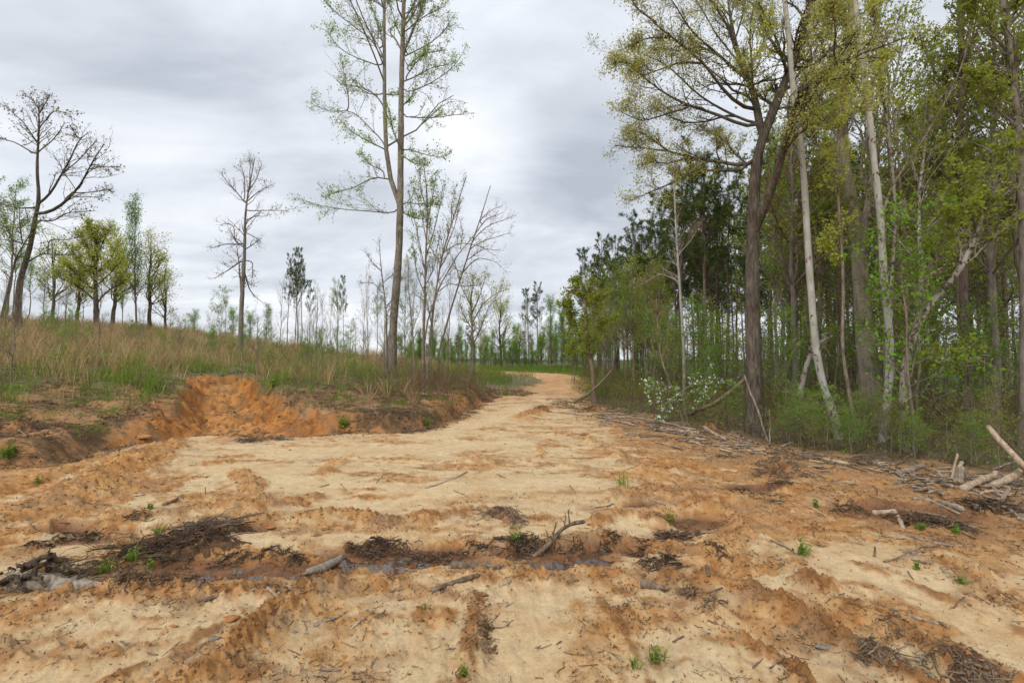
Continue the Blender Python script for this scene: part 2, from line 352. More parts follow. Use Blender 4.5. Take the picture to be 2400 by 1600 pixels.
class Acc:
    def __init__(s): s.V = []; s.Q = []; s.T = []; s.a = []; s.n = 0
    def add(s, V, Q=None, T=None, a=None):
        V = np.asarray(V, float)
        if len(V) == 0: return
        s.V.append(V)
        if Q is not None and len(Q): s.Q.append(np.asarray(Q)+s.n)
        if T is not None and len(T): s.T.append(np.asarray(T)+s.n)
        s.a.append(np.broadcast_to(a if a is not None else 0.5, (len(V),)).astype(float)); s.n += len(V)
    def tube(s, P, R, sides=3, a=None):
        if len(P) == 0: return
        V, Q = tubes(P, R, sides)
        if a is not None and np.ndim(a): a = np.repeat(a, P.shape[1]*sides)
        s.add(V, Q, a=a)
    def mesh(s, name, mat, smooth=True):
        return mesh_np(name, np.concatenate(s.V), np.concatenate(s.Q) if s.Q else None, np.concatenate(s.T) if s.T else None, mat, smooth, {'tint': np.concatenate(s.a)})
def resample(pts, k):
    pts = np.asarray(pts, float); d = np.r_[0, np.cumsum(np.linalg.norm(np.diff(pts, axis=0), axis=1))]
    t = np.linspace(0, d[-1], k); out = np.stack([np.interp(t, d, pts[:, i]) for i in range(pts.shape[1])], 1)
    if k > 4:                     # gentle smoothing of the corners
        o2 = out.copy(); o2[1:-1] = .25*out[:-2]+.5*out[1:-1]+.25*out[2:]; out = o2
    return out
def unit(v): return v/(np.linalg.norm(v, axis=-1, keepdims=True)+1e-9)
def children(P, R, n, rng, tmin=.2, tmax=1., ang=(.5, 1.0), ln=(.35, .6), taper=.4, up=.15, wan=.25, k=5, absln=None, rr=.5, flatten=0., minl=0.):
    """n offshoots on every polyline of P"""
    m, kk, _ = P.shape; idx = np.repeat(np.arange(m), n); c = len(idx)
    t = tmin + (tmax-tmin)*rng.rand(c); f = t*(kk-1); i0 = np.minimum(f.astype(int), kk-2); fr = (f-i0)[:, None]
    p = P[idx, i0]*(1-fr) + P[idx, i0+1]*fr; T = unit(P[idx, i0+1]-P[idx, i0])
    r0 = R[idx, i0]*(1-fr[:, 0]) + R[idx, i0+1]*fr[:, 0]
    PL = np.linalg.norm(np.diff(P, axis=1), axis=2).sum(1)[idx]
    rv = rng.randn(c, 3); rv[:, 2] *= (1-flatten); side = unit(np.cross(T, unit(rv)) if False else rv - (rv*T).sum(1, keepdims=True)*T)
    a = (ang[0] + (ang[1]-ang[0])*rng.rand(c))[:, None]
    D = unit(T*np.cos(a) + side*np.sin(a) + np.array([0, 0, up]))
    ll = (ln[0] + (ln[1]-ln[0])*rng.rand(c))*(PL if absln is None else absln)*(1-.5*(t-tmin)/(1.001-tmin))
    ll = np.maximum(ll, minl*(.6+.8*rng.rand(c)))
    C = np.zeros((c, k, 3)); C[:, 0] = p; st = ll/(k-1)
    for j in range(1, k):
        D = unit(D + rng.randn(c, 3)*wan + np.array([0, 0, up*.5])); C[:, j] = C[:, j-1] + D*st[:, None]
    RR = (r0*rr)[:, None]*np.linspace(1, taper, k)[None]
    return C, RR
def leaves(P, per, size, rng, spread=.06, asp=.55, tmin=.3, droop=.0):
    """diamond leaves along twigs"""
    m, kk, _ = P.shape; idx = np.repeat(np.arange(m), per); c = len(idx)
    t = (tmin + (1-tmin)*rng.rand(c))*(kk-1); i0 = np.minimum(t.astype(int), kk-2); fr = (t-i0)[:, None]
    p = P[idx, i0]*(1-fr)+P[idx, i0+1]*fr + rng.randn(c, 3)*spread
    V, Q, a = leafcards(p, size, rng, asp, droop)
    return V, Q, np.clip(.45*a + .55*np.repeat(rng.rand(m)[idx], 4), 0, 1)
def leafcards(p, size, rng, asp=.55, droop=0., up=.35):
    c = len(p); a = unit(rng.randn(c, 3)+np.array([0, 0, -droop])); b = unit(np.cross(a, rng.randn(c, 3)+np.array([0, 0, up])))
    s = (size*(.5+1.0*rng.rand(c)**1.5))[:, None]; nrm_ = np.cross(a, b)
    V = np.stack([p-a*s*.5, p+b*s*asp*.5+nrm_*s*.08, p+a*s*.5, p-b*s*asp*.5+nrm_*s*.08], 1).reshape(-1, 3)
    Q = np.arange(c*4).reshape(c, 4); return V, Q, np.repeat(rng.rand(c), 4)

# ------------------------------------------------------------------ materials
def newmat(name):
    m = bpy.data.materials.new(name); m.use_nodes = True; t = m.node_tree
    b = t.nodes['Principled BSDF']; return m, t, b
def rampn(t, src, stops):
    r = t.nodes.new('ShaderNodeValToRGB'); t.links.new(src, r.inputs[0]); els = r.color_ramp.elements
    while len(els) < len(stops): els.new(.5)
    for e_, (p, c) in zip(els, stops): e_.position = p; e_.color = (*c, 1)
    return r.outputs[0]
def noisen(t, vec, scale, detail=4, rough=.55, dist=0.):
    n = t.nodes.new('ShaderNodeTexNoise'); n.inputs['Scale'].default_value = scale; n.inputs['Detail'].default_value = detail
    n.inputs['Roughness'].default_value = rough; n.inputs['Distortion'].default_value = dist
    if vec is not None: t.links.new(vec, n.inputs['Vector'])
    return n.outputs['Fac']
def mapn(t, scale=(1, 1, 1)):
    c = t.nodes.new('ShaderNodeTexCoord'); m = t.nodes.new('ShaderNodeMapping'); m.inputs['Scale'].default_value = scale
    t.links.new(c.outputs['Object'], m.inputs[0]); return m.outputs[0]
def bumpn(t, b, h, strength, dist):
    n = t.nodes.new('ShaderNodeBump'); n.inputs['Strength'].default_value = strength; n.inputs['Distance'].default_value = dist
    t.links.new(h, n.inputs['Height']); t.links.new(n.outputs[0], b.inputs['Normal'])
def bark(name, c0, c1, c2, zs=.18, sc=14, bump=.02, spots=None):
    m, t, b = newmat(name); v = mapn(t, (1, 1, zs)); n = noisen(t, v, sc, 6, .65, .6)
    n2 = noisen(t, mapn(t), 2.2, 3)
    mx = M('ADD', M('MULTIPLY', n, .72, tree=t), M('MULTIPLY', n2, .28, tree=t), tree=t)
    col = rampn(t, mx, [(.34, c0), (.5, c1), (.66, c2)])
    if spots:
        n3 = noisen(t, mapn(t, (1, 1, .6)), spots[0], 4, .6, .5)
        msk = rampn(t, n3, [(spots[1], (0, 0, 0)), (spots[1]+.04, (1, 1, 1))])
        mixc = t.nodes.new('ShaderNodeMix'); mixc.data_type = 'RGBA'; t.links.new(msk, mixc.inputs[0])
        t.links.new(col, mixc.inputs[6]); mixc.inputs[7].default_value = (*spots[2], 1); col = mixc.outputs[2]
    t.links.new(col, b.inputs['Base Color']); b.inputs['Roughness'].default_value = .9; b.inputs['Specular IOR Level'].default_value = .2
    bumpn(t, b, mx, .8, bump); return m
def leafmat(name, stops, trans=.4):
    m, t, b = newmat(name); t.nodes.remove(b); out = t.nodes['Material Output']
    at = t.nodes.new('ShaderNodeAttribute'); at.attribute_name = 'tint'
    oi = t.nodes.new('ShaderNodeObjectInfo')
    f = M('ADD', M('MULTIPLY', at.outputs['Fac'], .75, tree=t), M('MULTIPLY', oi.outputs['Random'], .25, tree=t), tree=t)
    c = rampn(t, f, stops)
    d = t.nodes.new('ShaderNodeBsdfDiffuse'); tr = t.nodes.new('ShaderNodeBsdfTranslucent'); mx = t.nodes.new('ShaderNodeMixShader')
    t.links.new(c, d.inputs[0]); t.links.new(c, tr.inputs[0]); mx.inputs[0].default_value = trans
    t.links.new(d.outputs[0], mx.inputs[1]); t.links.new(tr.outputs[0], mx.inputs[2]); t.links.new(mx.outputs[0], out.inputs[0]); return m
B_POP = bark('poplar_bark', (.075,.062,.05), (.20,.17,.135), (.37,.325,.27), .3, 20, .025)
B_OAK = bark('oak_bark', (.03,.024,.018), (.095,.076,.058), (.19,.16,.125), .16, 22, .035)
B_PINE = bark('pine_bark', (0.055,0.039,0.031), (0.143,0.105,0.083), (0.242,0.187,0.154), .3, 12, .02)
B_GREY = bark('grey_bark', (0.096,0.080,0.064), (0.192,0.160,0.132), (0.288,0.248,0.208), .2, 9, .008)
B_SYC = bark('sycamore_bark', (0.272,0.259,0.221), (0.389,0.376,0.330), (0.480,0.466,0.427), .5, 5, .006, (9, .60, (0.110,0.081,0.049)))
B_MOT = bark('mottled_bark', (0.177,0.150,0.116), (0.286,0.258,0.211), (0.381,0.360,0.313), .5, 7, .01, (12, .52, (0.082,0.058,0.037)))
B_MOT2 = bark('smooth_grey_brown_bark', (.16,.13,.10), (.27,.225,.18), (.36,.31,.26), .15, 10, .012)
B_THIN = bark('sapling_bark', (.10,.075,.055), (.21,.165,.125), (.34,.28,.21), .4, 12, .005)
B_DEAD = bark('weathered_wood', (.105,.08,.055), (.27,.22,.165), (.45,.39,.31), .10, 22, .012)
B_PALE = bark('peeled_wood', (.18,.12,.075), (.40,.30,.205), (.56,.46,.34), .10, 20, .010)
B_STICK = bark('stick_bark', (.07,.05,.035), (.19,.14,.095), (.33,.26,.19), .2, 30, .004)
B_LOG = bark('log_bark', (.06,.04,.025), (.17,.12,.08), (.31,.24,.17), .3, 22, .014)
B_TWIG = bark('litter_twigs', (.07,.04,.022), (.17,.105,.06), (.34,.24,.14), .3, 9, .002)
B_ROOT = bark('wet_roots', (.025,.017,.012), (.07,.048,.032), (.16,.115,.075), .4, 24, .003)
SOILM = bark('clod_soil', (.13,.06,.025), (.29,.14,.055), (.44,.24,.105), 1, 9, .02)
L_POP = leafmat('poplar_leaves', [(0, (.18,.28,.05)), (.5, (.32,.46,.09)), (1, (.48,.60,.16))], 0.5)
L_OAK = leafmat('oak_flowers_and_leaves', [(0, (.30,.21,.10)), (.35, (.46,.36,.15)), (.6, (.46,.46,.12)), (1, (.56,.62,.16))], 0.5)
L_YEL = leafmat('yellow_green_leaves', [(0, (.34,.33,.07)), (.5, (.50,.52,.10)), (1, (.60,.64,.17))], .5)
L_GRN = leafmat('spring_green_leaves', [(0, (.09,.19,.02)), (.5, (.19,.36,.04)), (1, (.34,.52,.08))], 0.5)
L_OLI = leafmat('olive_green_leaves', [(0, (.14,.17,.025)), (.5, (.28,.33,.045)), (1, (.42,.48,.085))], 0.5)
L_PINE = leafmat('pine_needles', [(0, (.055,.08,.022)), (.5, (.10,.14,.035)), (1, (.17,.21,.055))], .35)
L_BUD = leafmat('brown_buds', [(0, (.20,.15,.08)), (.5, (.28,.24,.12)), (1, (.36,.40,.16))], 0.4)
L_RED = leafmat('reddish_buds', [(0, (0.240,0.105,0.053)), (.5, (0.300,0.165,0.075)), (1, (0.300,0.270,0.075))], .3)
L_WHITE = leafmat('white_petals', [(0, (.62,.62,.55)), (1, (.82,.82,.76))], .3)
G_TAN = leafmat('dry_grass', [(0, (.30,.19,.085)), (.4, (.50,.34,.17)), (.8, (.62,.46,.27)), (1, (.38,.40,.12))], .35)
G_GRN = leafmat('green_grass', [(0, (.10,.16,.025)), (.5, (.19,.28,.045)), (1, (.32,.40,.09))], 0.4)
G_FOR = leafmat('undergrowth_leaves', [(0, (.09,.15,.02)), (.5, (.19,.29,.04)), (1, (.32,.42,.08))], 0.45)
L_LIT = leafmat('fallen_leaves', [(0, (.09,.055,.03)), (.5, (.19,.125,.07)), (1, (.34,.25,.16))], .15)

# ------------------------------------------------------------------ ground sheet
def build_ground():
    X, Y, Z, m = GXX, GYY, GZ, GM; nr, na = len(RR), len(TH)
    c = lambda *v: np.array(v, float)
    sand = c(.64,.48,.275); sand2 = c(.53,.345,.165); clay = c(.46,.205,.05); clayd = c(.27,.105,.026); clayr = c(.50,.20,.06)
    mud = c(.15,.062,.026); litter = c(.27,.165,.08); litter2 = c(.16,.095,.045); grassg = c(.17,.15,.07); green = c(.10,.125,.035)
    def mix(a, b, t): return a*(1-t[:, None]) + b*t[:, None]
    a1 = fbm(X, Y, .8, 5, 201); a2 = fbm(X, Y, .16, 4, 211); a3 = fbm(X, Y, 3.5, 3, 221); a4 = fbm(X, Y*1.6, .07, 3, 231)
    C = mix(np.broadcast_to(sand, (len(X), 3)), sand2, np.clip(.30+.45*a1+.35*a2, 0, 1))
    spk = ss(.35, .75, a4+.25*a2)*(1-m['lane']*.6)
    C = mix(C, c(.42,.27,.15), .6*spk)
    cl = np.clip(m['clay']+.35*(a2)*(m['clay'] > .15), 0, 1)
    C = mix(C, mix(mix(np.broadcast_to(clay, C.shape), clayd, np.clip(.3+.7*a2, 0, 1)), c(.55,.31,.115), np.clip(.1+.7*a1, 0, 1)), cl*.92)
    br_ = ss(.1, .7, fbm(X, Y*1.5, .5, 5, 241)+.15*np.clip(m['rg'], 0, 1))*(1-m['lane'])
    C = mix(C, c(.30,.185,.10), br_*(.30+.35*np.clip(m['rg'], 0, 1)))
    rightm = ss(2.0, 4.0, X-.12*Y)*ss(4.0, 5.0, Y)*ss(.15, -.5, fbm(X, Y*1.6, 1.2, 4, 251)-.15)
    C = mix(C, mix(np.broadcast_to(c(.42,.20,.075), C.shape), c(.28,.15,.07), np.clip(.5+a2, 0, 1)), rightm*.7)
    C = mix(C, mix(np.broadcast_to(c(.37,.165,.045), C.shape), c(.22,.10,.035), np.clip(.45+.9*a2+.5*a4, 0, 1)), .85*ss(.25, .7, m['rut']))
    # debris strip in front of the wood
    deb = ss(-3.2, -.6, m['dF']+.5*a1)*ss(1.2, 3.6, X+.8*a1)
    C = mix(C, mix(np.broadcast_to(c(.40,.22,.09), C.shape), litter, np.clip(.55+.8*a1+.5*a2, 0, 1)), deb*.85)
    # left bank: raw clay face, litter, then grass
    dL = m['dL']; face = ss(-.25, .1, dL)*(1-ss(.5, 1.6, dL))
    C = mix(C, mix(np.broadcast_to(c(.42,.19,.065), C.shape), litter, np.clip(.60+.8*a1+.5*a2, 0, 1)), face)
    lit = ss(.45, 1.4, dL+.4*a1)
    C = mix(C, mix(np.broadcast_to(litter, C.shape), litter2, np.clip(.5+.8*a2, 0, 1)), lit)
    C = mix(C, mix(np.broadcast_to(grassg, C.shape), green, np.clip(.35+.9*a1, 0, 1)), ss(1.2, 4.5, dL+1.5*a3)*.8)
    rawleft = (X < -7.2)*ss(0, .4, dL)*(1-ss(2.0, 3.8, dL+1.3*a1))
    C = mix(C, mix(np.broadcast_to(c(.40,.21,.085), C.shape), litter, np.clip(.55+.9*a1+.4*a2, 0, 1)), rawleft*.85)
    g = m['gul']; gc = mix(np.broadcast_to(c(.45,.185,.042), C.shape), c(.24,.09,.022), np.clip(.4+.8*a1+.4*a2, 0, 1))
    gc = mix(gc, c(.54,.26,.085), ss(.65, .25, m['gq']+.2*a1)*.7); gc = mix(gc, c(.50,.27,.10), ss(.2, .7, a3+.5*a1)*.7); gc = mix(gc, litter, .5*ss(.15, .6, a1+.5*a2-.55*ss(.2, .8, m['gul'])+.35))  # lighter orange floor soil; contrast with the walls also paints the cut's concave shading
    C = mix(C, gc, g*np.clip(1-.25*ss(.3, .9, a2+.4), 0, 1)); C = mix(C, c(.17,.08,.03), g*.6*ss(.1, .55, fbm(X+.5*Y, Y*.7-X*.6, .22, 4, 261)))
    lip_shade = ss(-.1, .25, dL)*ss(1.0, .5, dL)*(1-g)*ss(-.2, .5, a1+.6*a2+.1); C = mix(C, c(.085,.05,.025), lip_shade*.75)  # dark band painted along the bank edge as the shade of an overhang
    # forest floor
    fl = ss(-.3, .9, m['dF']+.3*a1)
    C = mix(C, mix(mix(np.broadcast_to(c(.13,.09,.055), C.shape), c(.085,.06,.038), np.clip(.5+.8*a2, 0, 1)), c(.08,.095,.03), np.clip(.2+.6*a1+.3*a3, 0, .8)), fl)
    # far field and the road through it
    farf = ss(22, 30, Y)*(1-fl); onroad = np.maximum(ss(2.1, 1.4, m['droad']+.35*a1), 0)
    C = mix(C, mix(np.broadcast_to(c(.24,.19,.10), C.shape), green, np.clip(.4+.6*a3, 0, 1)), farf*(1-onroad))
    rc = mix(np.broadcast_to(c(.62,.40,.20), C.shape), c(.52,.25,.085), np.clip(.45+.7*a1, 0, 1))
    C = mix(C, rc, onroad*ss(20, 30, Y))
    C = mix(C, np.broadcast_to(c(.075,.09,.03), C.shape), ss(70, 110, m['r']))
    wet = m['wet']*m['open']
    C = mix(C, mix(np.broadcast_to(mud, C.shape), c(.30,.125,.05), np.clip(.4+.8*a2+.4*a1, 0, 1)), wet*.9)
    C = np.clip(C*(1+.10*a4[:, None]), .01, .85)
    idx = np.arange(nr*na).reshape(nr, na); nx = np.roll(idx, -1, axis=1)
    Q = np.stack([idx[:-1], idx[1:], nx[1:], nx[:-1]], -1).reshape(-1, 4)[:, ::-1]
    V = np.stack([X, Y, Z], 1); V = np.vstack([V, [[0, 0, 0.0]]]); ctr = len(V)-1
    T = np.stack([np.full(na, ctr), idx[0], nx[0]], 1)[:, ::-1]
    pad = lambda a: np.r_[a, a[-1]]
    mt, t, b = newmat('worked_ground')
    ac = t.nodes.new('ShaderNodeAttribute'); ac.attribute_name = 'soil'
    aw = t.nodes.new('ShaderNodeAttribute'); aw.attribute_name = 'wet'
    v = mapn(t)
    g1 = noisen(t, v, 55, 5, .7); g2 = noisen(t, v, 9, 5, .65); g3 = noisen(t, v, 260, 2, .6)
    f = M('ADD', M('MULTIPLY', g1, .5, tree=t), M('ADD', M('MULTIPLY', g2, .35, tree=t), M('MULTIPLY', g3, .25, tree=t), tree=t), tree=t)
    br = M('ADD', .12, M('MULTIPLY', f, 1.6, tree=t), tree=t)
    mul = t.nodes.new('ShaderNodeVectorMath'); mul.operation = 'SCALE'; t.links.new(ac.outputs['Color'], mul.inputs[0]); t.links.new(br, mul.inputs['Scale'])
    # scattered dark crumbs
    vor = t.nodes.new('ShaderNodeTexVoronoi'); vor.inputs['Scale'].default_value = 22; t.links.new(v, vor.inputs['Vector'])
    cr = rampn(t, M('ADD', vor.outputs['Distance'], M('MULTIPLY', g2, .45, tree=t), tree=t), [(.27, (1, 1, 1)), (.31, (0, 0, 0))])
    mc = t.nodes.new('ShaderNodeMix'); mc.data_type = 'RGBA'; t.links.new(M('MULTIPLY', cr, .55, tree=t), mc.inputs[0])
    t.links.new(mul.outputs[0], mc.inputs[6]); mc.inputs[7].default_value = (.16, .085, .04, 1)
    t.links.new(mc.outputs[2], b.inputs['Base Color'])
    t.links.new(M('SUBTRACT', .93, M('MULTIPLY', aw.outputs['Fac'], .68, tree=t), tree=t), b.inputs['Roughness'])
    b.inputs['Specular IOR Level'].default_value = .3
    bumpn(t, b, f, 1.0, .02)
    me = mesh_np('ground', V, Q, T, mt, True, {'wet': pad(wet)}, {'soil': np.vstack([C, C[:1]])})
    tag(link('ground', me), kind='structure')
build_ground()

# puddles
mw, t, b = newmat('muddy_water'); b.inputs['Base Color'].default_value = (.08, .05, .03, 1); b.inputs['Roughness'].default_value = .04
b.inputs['Specular IOR Level'].default_value = .7; bumpn(t, b, noisen(t, mapn(t), 14, 2), .05, .01)
gx = np.arange(-5.2, 2.6, .012); gy = np.arange(3.2, 5.4, .012); PX, PY = np.meshgrid(gx, gy, indexing='ij')
pz = hz(PX.ravel(), PY.ravel()).reshape(PX.shape); lv_ = np.full(PX.shape, -9.)
for (p, rx, ry, lev) in PUDDLES:
    cx_, cy_ = flat(p[0], p[1], lev); lv_ = np.where(((PX-cx_)/rx)**2+((PY-cy_)/ry)**2 < 3.2, WATERZ, lv_)
lv_ = np.where(dpoly(PX, PY, TRENCH) < .20, WATERZ, lv_); wm = pz < lv_+.002; cell = wm[:-1, :-1] | wm[1:, :-1] | wm[:-1, 1:] | wm[1:, 1:]
ci, cj = np.nonzero(cell); ids = np.arange(PX.size).reshape(PX.shape)
Q = np.stack([ids[ci, cj], ids[ci+1, cj], ids[ci+1, cj+1], ids[ci, cj+1]], 1); uq, inv = np.unique(Q, return_inverse=True)
V = np.stack([PX.ravel()[uq], PY.ravel()[uq], np.full(len(uq), WATERZ)], 1)
tag(link('puddle_water', mesh_np('puddle_water', V, inv.reshape(-1, 4), None, mw, False)), kind='structure')

# ------------------------------------------------------------------ scatter helpers
def scatter(n, xr, yr, rng, fn):
    x = xr[0]+(xr[1]-xr[0])*rng.rand(n); y = yr[0]+(yr[1]-yr[0])*rng.rand(n)
    z, m = landq(x, y); k = rng.rand(n) < fn(x, y, m); return x[k], y[k], z[k], {q: v[k] for q, v in m.items() if np.ndim(v)}
def polar(n, r0, r1, rng, fn, a=52, pw=1.0):
    r = r0*(r1/r0)**(rng.rand(n)**pw); th = np.radians(rng.uniform(-a, a, n)); x = r*np.sin(th); y = r*np.cos(th)
    z, m = landq(x, y); k = rng.rand(n) < fn(x, y, m); return x[k], y[k], z[k], {q: v[k] for q, v in m.items() if np.ndim(v)}
def blades(x, y, z, H, width, rng, per=8, lean=.35, foot=.06):
    """curved grass blades, two segments each"""
    n = len(x); i = np.repeat(np.arange(n), per); c = len(i)
    b0 = np.stack([x[i]+rng.randn(c)*foot, y[i]+rng.randn(c)*foot, z[i]-.02], 1)
    h = H[i]*(.55+.6*rng.rand(c)); az = rng.rand(c)*6.283; l = lean*(.2+rng.rand(c))
    d = np.stack([np.cos(az)*l, np.sin(az)*l, np.ones(c)], 1)
    p1 = b0 + d*(h*.55)[:, None]; d2 = d.copy(); d2[:, :2] *= 2.3; d2[:, 2] *= .85; p2 = p1 + d2*(h*.45)[:, None]
    wv = np.stack([-np.sin(az+1.), np.cos(az+1.), np.zeros(c)], 1)*width*.5*(.6+.8*rng.rand(c))[:, None]
    V = np.stack([b0-wv, b0+wv, p1+wv*.8, p1-wv*.8, p2], 1).reshape(-1, 3); o = np.arange(c)*5
    Q = np.stack([o, o+1, o+2, o+3], 1); T = np.stack([o+3, o+2, o+4], 1)
    return V, Q, T, np.repeat(rng.rand(c), 5)
rng = np.random.RandomState(5)

# ------------------------------------------------------------------ grass and brush on the left rise, and in the far field
def rise():
    # tall dry broomsedge
    x, y, z, m = scatter(60000, (-48, 6), (10, 60), rng, lambda x, y, m: (m['dL'] > 1.8+1.0*m['und'])*(m['gul'] < .3)*(m['droad'] > 1.9)*(np.hypot(x, y) < 56)
        * np.clip((.24+.85*fbm(x, y, 2.2, 4, 301))*ss(2, 7.5, m['dL']), 0, 1)*np.clip(26/np.hypot(x, y), .3, 1)*(np.abs(x) < 1.15*y+2)*np.where(x > -4, .55, 1)*1.3)
    H = (.30+.75*rng.rand(len(x))**1.4)*(.6+.4*ss(2, 7, m['dL']))*(1+.35*fbm(x, y, 1.4, 2, 371))
    A_ = Acc(); V, Q, T, a = blades(x, y, z, H, .015, rng, 8, .26, .14); A_.add(V, Q, T, a)
    tag(link('dry_grass', A_.mesh('dry_grass', G_TAN, False)), 'tall tan dry grass covering the crest of the rise on the left', 'grass', kind='stuff')
    # green feathery brush and grass
    x, y, z, m = scatter(40000, (-40, 5), (10, 50), rng, lambda x, y, m: (m['dL'] > .9)*(m['gul'] < .3)*(m['droad'] > 1.9)
        * np.clip(.25+1.1*fbm(x, y, 2.0, 3, 311), .02, 1)*(ss(.8, 3.5, m['dL'])*(1-.85*ss(5, 11, m['dL'])))*(np.abs(x) < 1.15*y+2)*.75)
    A_ = Acc(); V, Q, T, a = blades(x, y, z, .28+.38*rng.rand(len(x))*ss(1, 4.5, m['dL'])+.1, .014, rng, 9, .30, .16); A_.add(V, Q, T, a)
    P = np.stack([x, y, z], 1)[::2]; n = len(P); c = 10; i = np.repeat(np.arange(n), c)
    hh = (.15+.55*rng.rand(n*c))*(.4+.6*ss(1, 4, m['dL'][::2]))[i]
    p = P[i]+np.stack([rng.randn(n*c)*.16, rng.randn(n*c)*.16, hh], 1); V, Q, a = leafcards(p, .07, rng, .4); A_.add(V, Q, None, a)
    tag(link('green_brush', A_.mesh('green_brush', G_GRN, False)), 'low feathery green brush and grass on the slope of the left rise', 'grass', kind='stuff')
    # short grass, seedlings
    x, y, z, m = scatter(70000, (-20, 3), (8, 24), rng, lambda x, y, m: (m['dL'] > .35)*(m['gul'] < .25)*np.clip(.05+1.3*fbm(x, y, .9, 3, 321), 0, 1)*(1-ss(4, 7, m['dL']))*.45)
    A_ = Acc(); V, Q, T, a = blades(x, y, z, .09+.10*rng.rand(len(x)), .009, rng, 8, .7, .06); A_.add(V, Q, T, a)
    tag(link('short_grass', A_.mesh('short_grass', G_GRN, False)), 'short green grass and clover along the top edge of the cut bank', 'grass', kind='stuff')
    # bare stems: brown brush thick at the end of the bank beside the road
    x, y, z, m = scatter(30000, (-34, 4), (9, 44), rng, lambda x, y, m: (m['dL'] > .25)*(m['gul'] < .3)*(m['droad'] > 1.8)*(np.where((x > -4.5) & (y > 13) & (y < 25), .8, .07))*(np.abs(x) < 1.15*y+2))
    n = len(x); Hs = .35+.75*rng.rand(n); az = rng.rand(n)*6.28; l = .1+.45*rng.rand(n)
    P = np.zeros((n, 4, 3))
    for j in range(4):
        u = j/3; P[:, j] = np.stack([x+np.cos(az)*l*u*u*Hs+rng.randn(n)*.015*j, y+np.sin(az)*l*u*u*Hs+rng.randn(n)*.015*j, z-.03+Hs*u], 1)
    R = np.linspace(.006, .0025, 4)[None]*np.ones((n, 1)); A_ = Acc(); A_.tube(P, R, 3)
    C, RC = children(P, R, 3, rng, .3, 1, (.3, .8), (.3, .5), k=3, rr=.7); A_.tube(C, RC, 3)
    tag(link('bare_brush', A_.mesh('bare_brush', B_TWIG, False)), 'bare brown stems of brush on the bank beside the road', 'brush', kind='stuff')
    # litter of twigs on the bank
    x, y, z, m = scatter(90000, (-20, 4), (7, 26), rng, lambda x, y, m: (m['dL'] > -.3)*(1-.9*(m['gul'] > .35))*(1-ss(4, 9, m['dL']))*np.clip(.4+.9*fbm(x, y, .8, 3, 331), .05, 1)*.8)
    n = len(x); az = rng.rand(n)*6.28; ln = .08+.35*rng.rand(n)**2
    P = np.zeros((n, 3, 3)); 
    for j in range(3):
        u = j/2-.5; P[:, j] = np.stack([x+np.cos(az)*ln*u, y+np.sin(az)*ln*u, z+.012+rng.rand(n)*.05*(j != 1)], 1)
    A_ = Acc(); A_.tube(P, np.full((n, 3), .0045)*(.5+rng.rand(n, 1)), 3); 
    tag(link('bank_litter', A_.mesh('bank_litter', B_TWIG, False)), 'brown twig litter strewn over the face of the left bank', 'twigs', kind='stuff')
    V, Q, a = leafcards(np.stack([x, y, z+.02], 1)+rng.randn(n, 3)*np.array([.12, .12, .01]), .07, rng, .5, 0, 2.); A_ = Acc(); A_.add(V, Q, None, a)
    tag(link('bank_leaf_litter', A_.mesh('bank_leaf_litter', L_LIT, False)), 'dead brown leaves and bark lying over the left bank', 'leaves', kind='stuff')
    # the field in front of the far trees
    x, y, z, m = scatter(14000, (-22, 18), (24, 62), rng, lambda x, y, m: (m['droad'] > 1.9)*(m['dL'] < .3)*.6)
    A_ = Acc(); V, Q, T, a = blades(x, y, z, .35+.4*rng.rand(len(x)), .03, rng, 6, .3, .2); A_.add(V, Q, T, a*.6)
    tag(link('field_grass', A_.mesh('field_grass', G_FOR, False)), 'rough olive grass and brush in the field beyond the road bend', 'grass', kind='stuff')
rise()

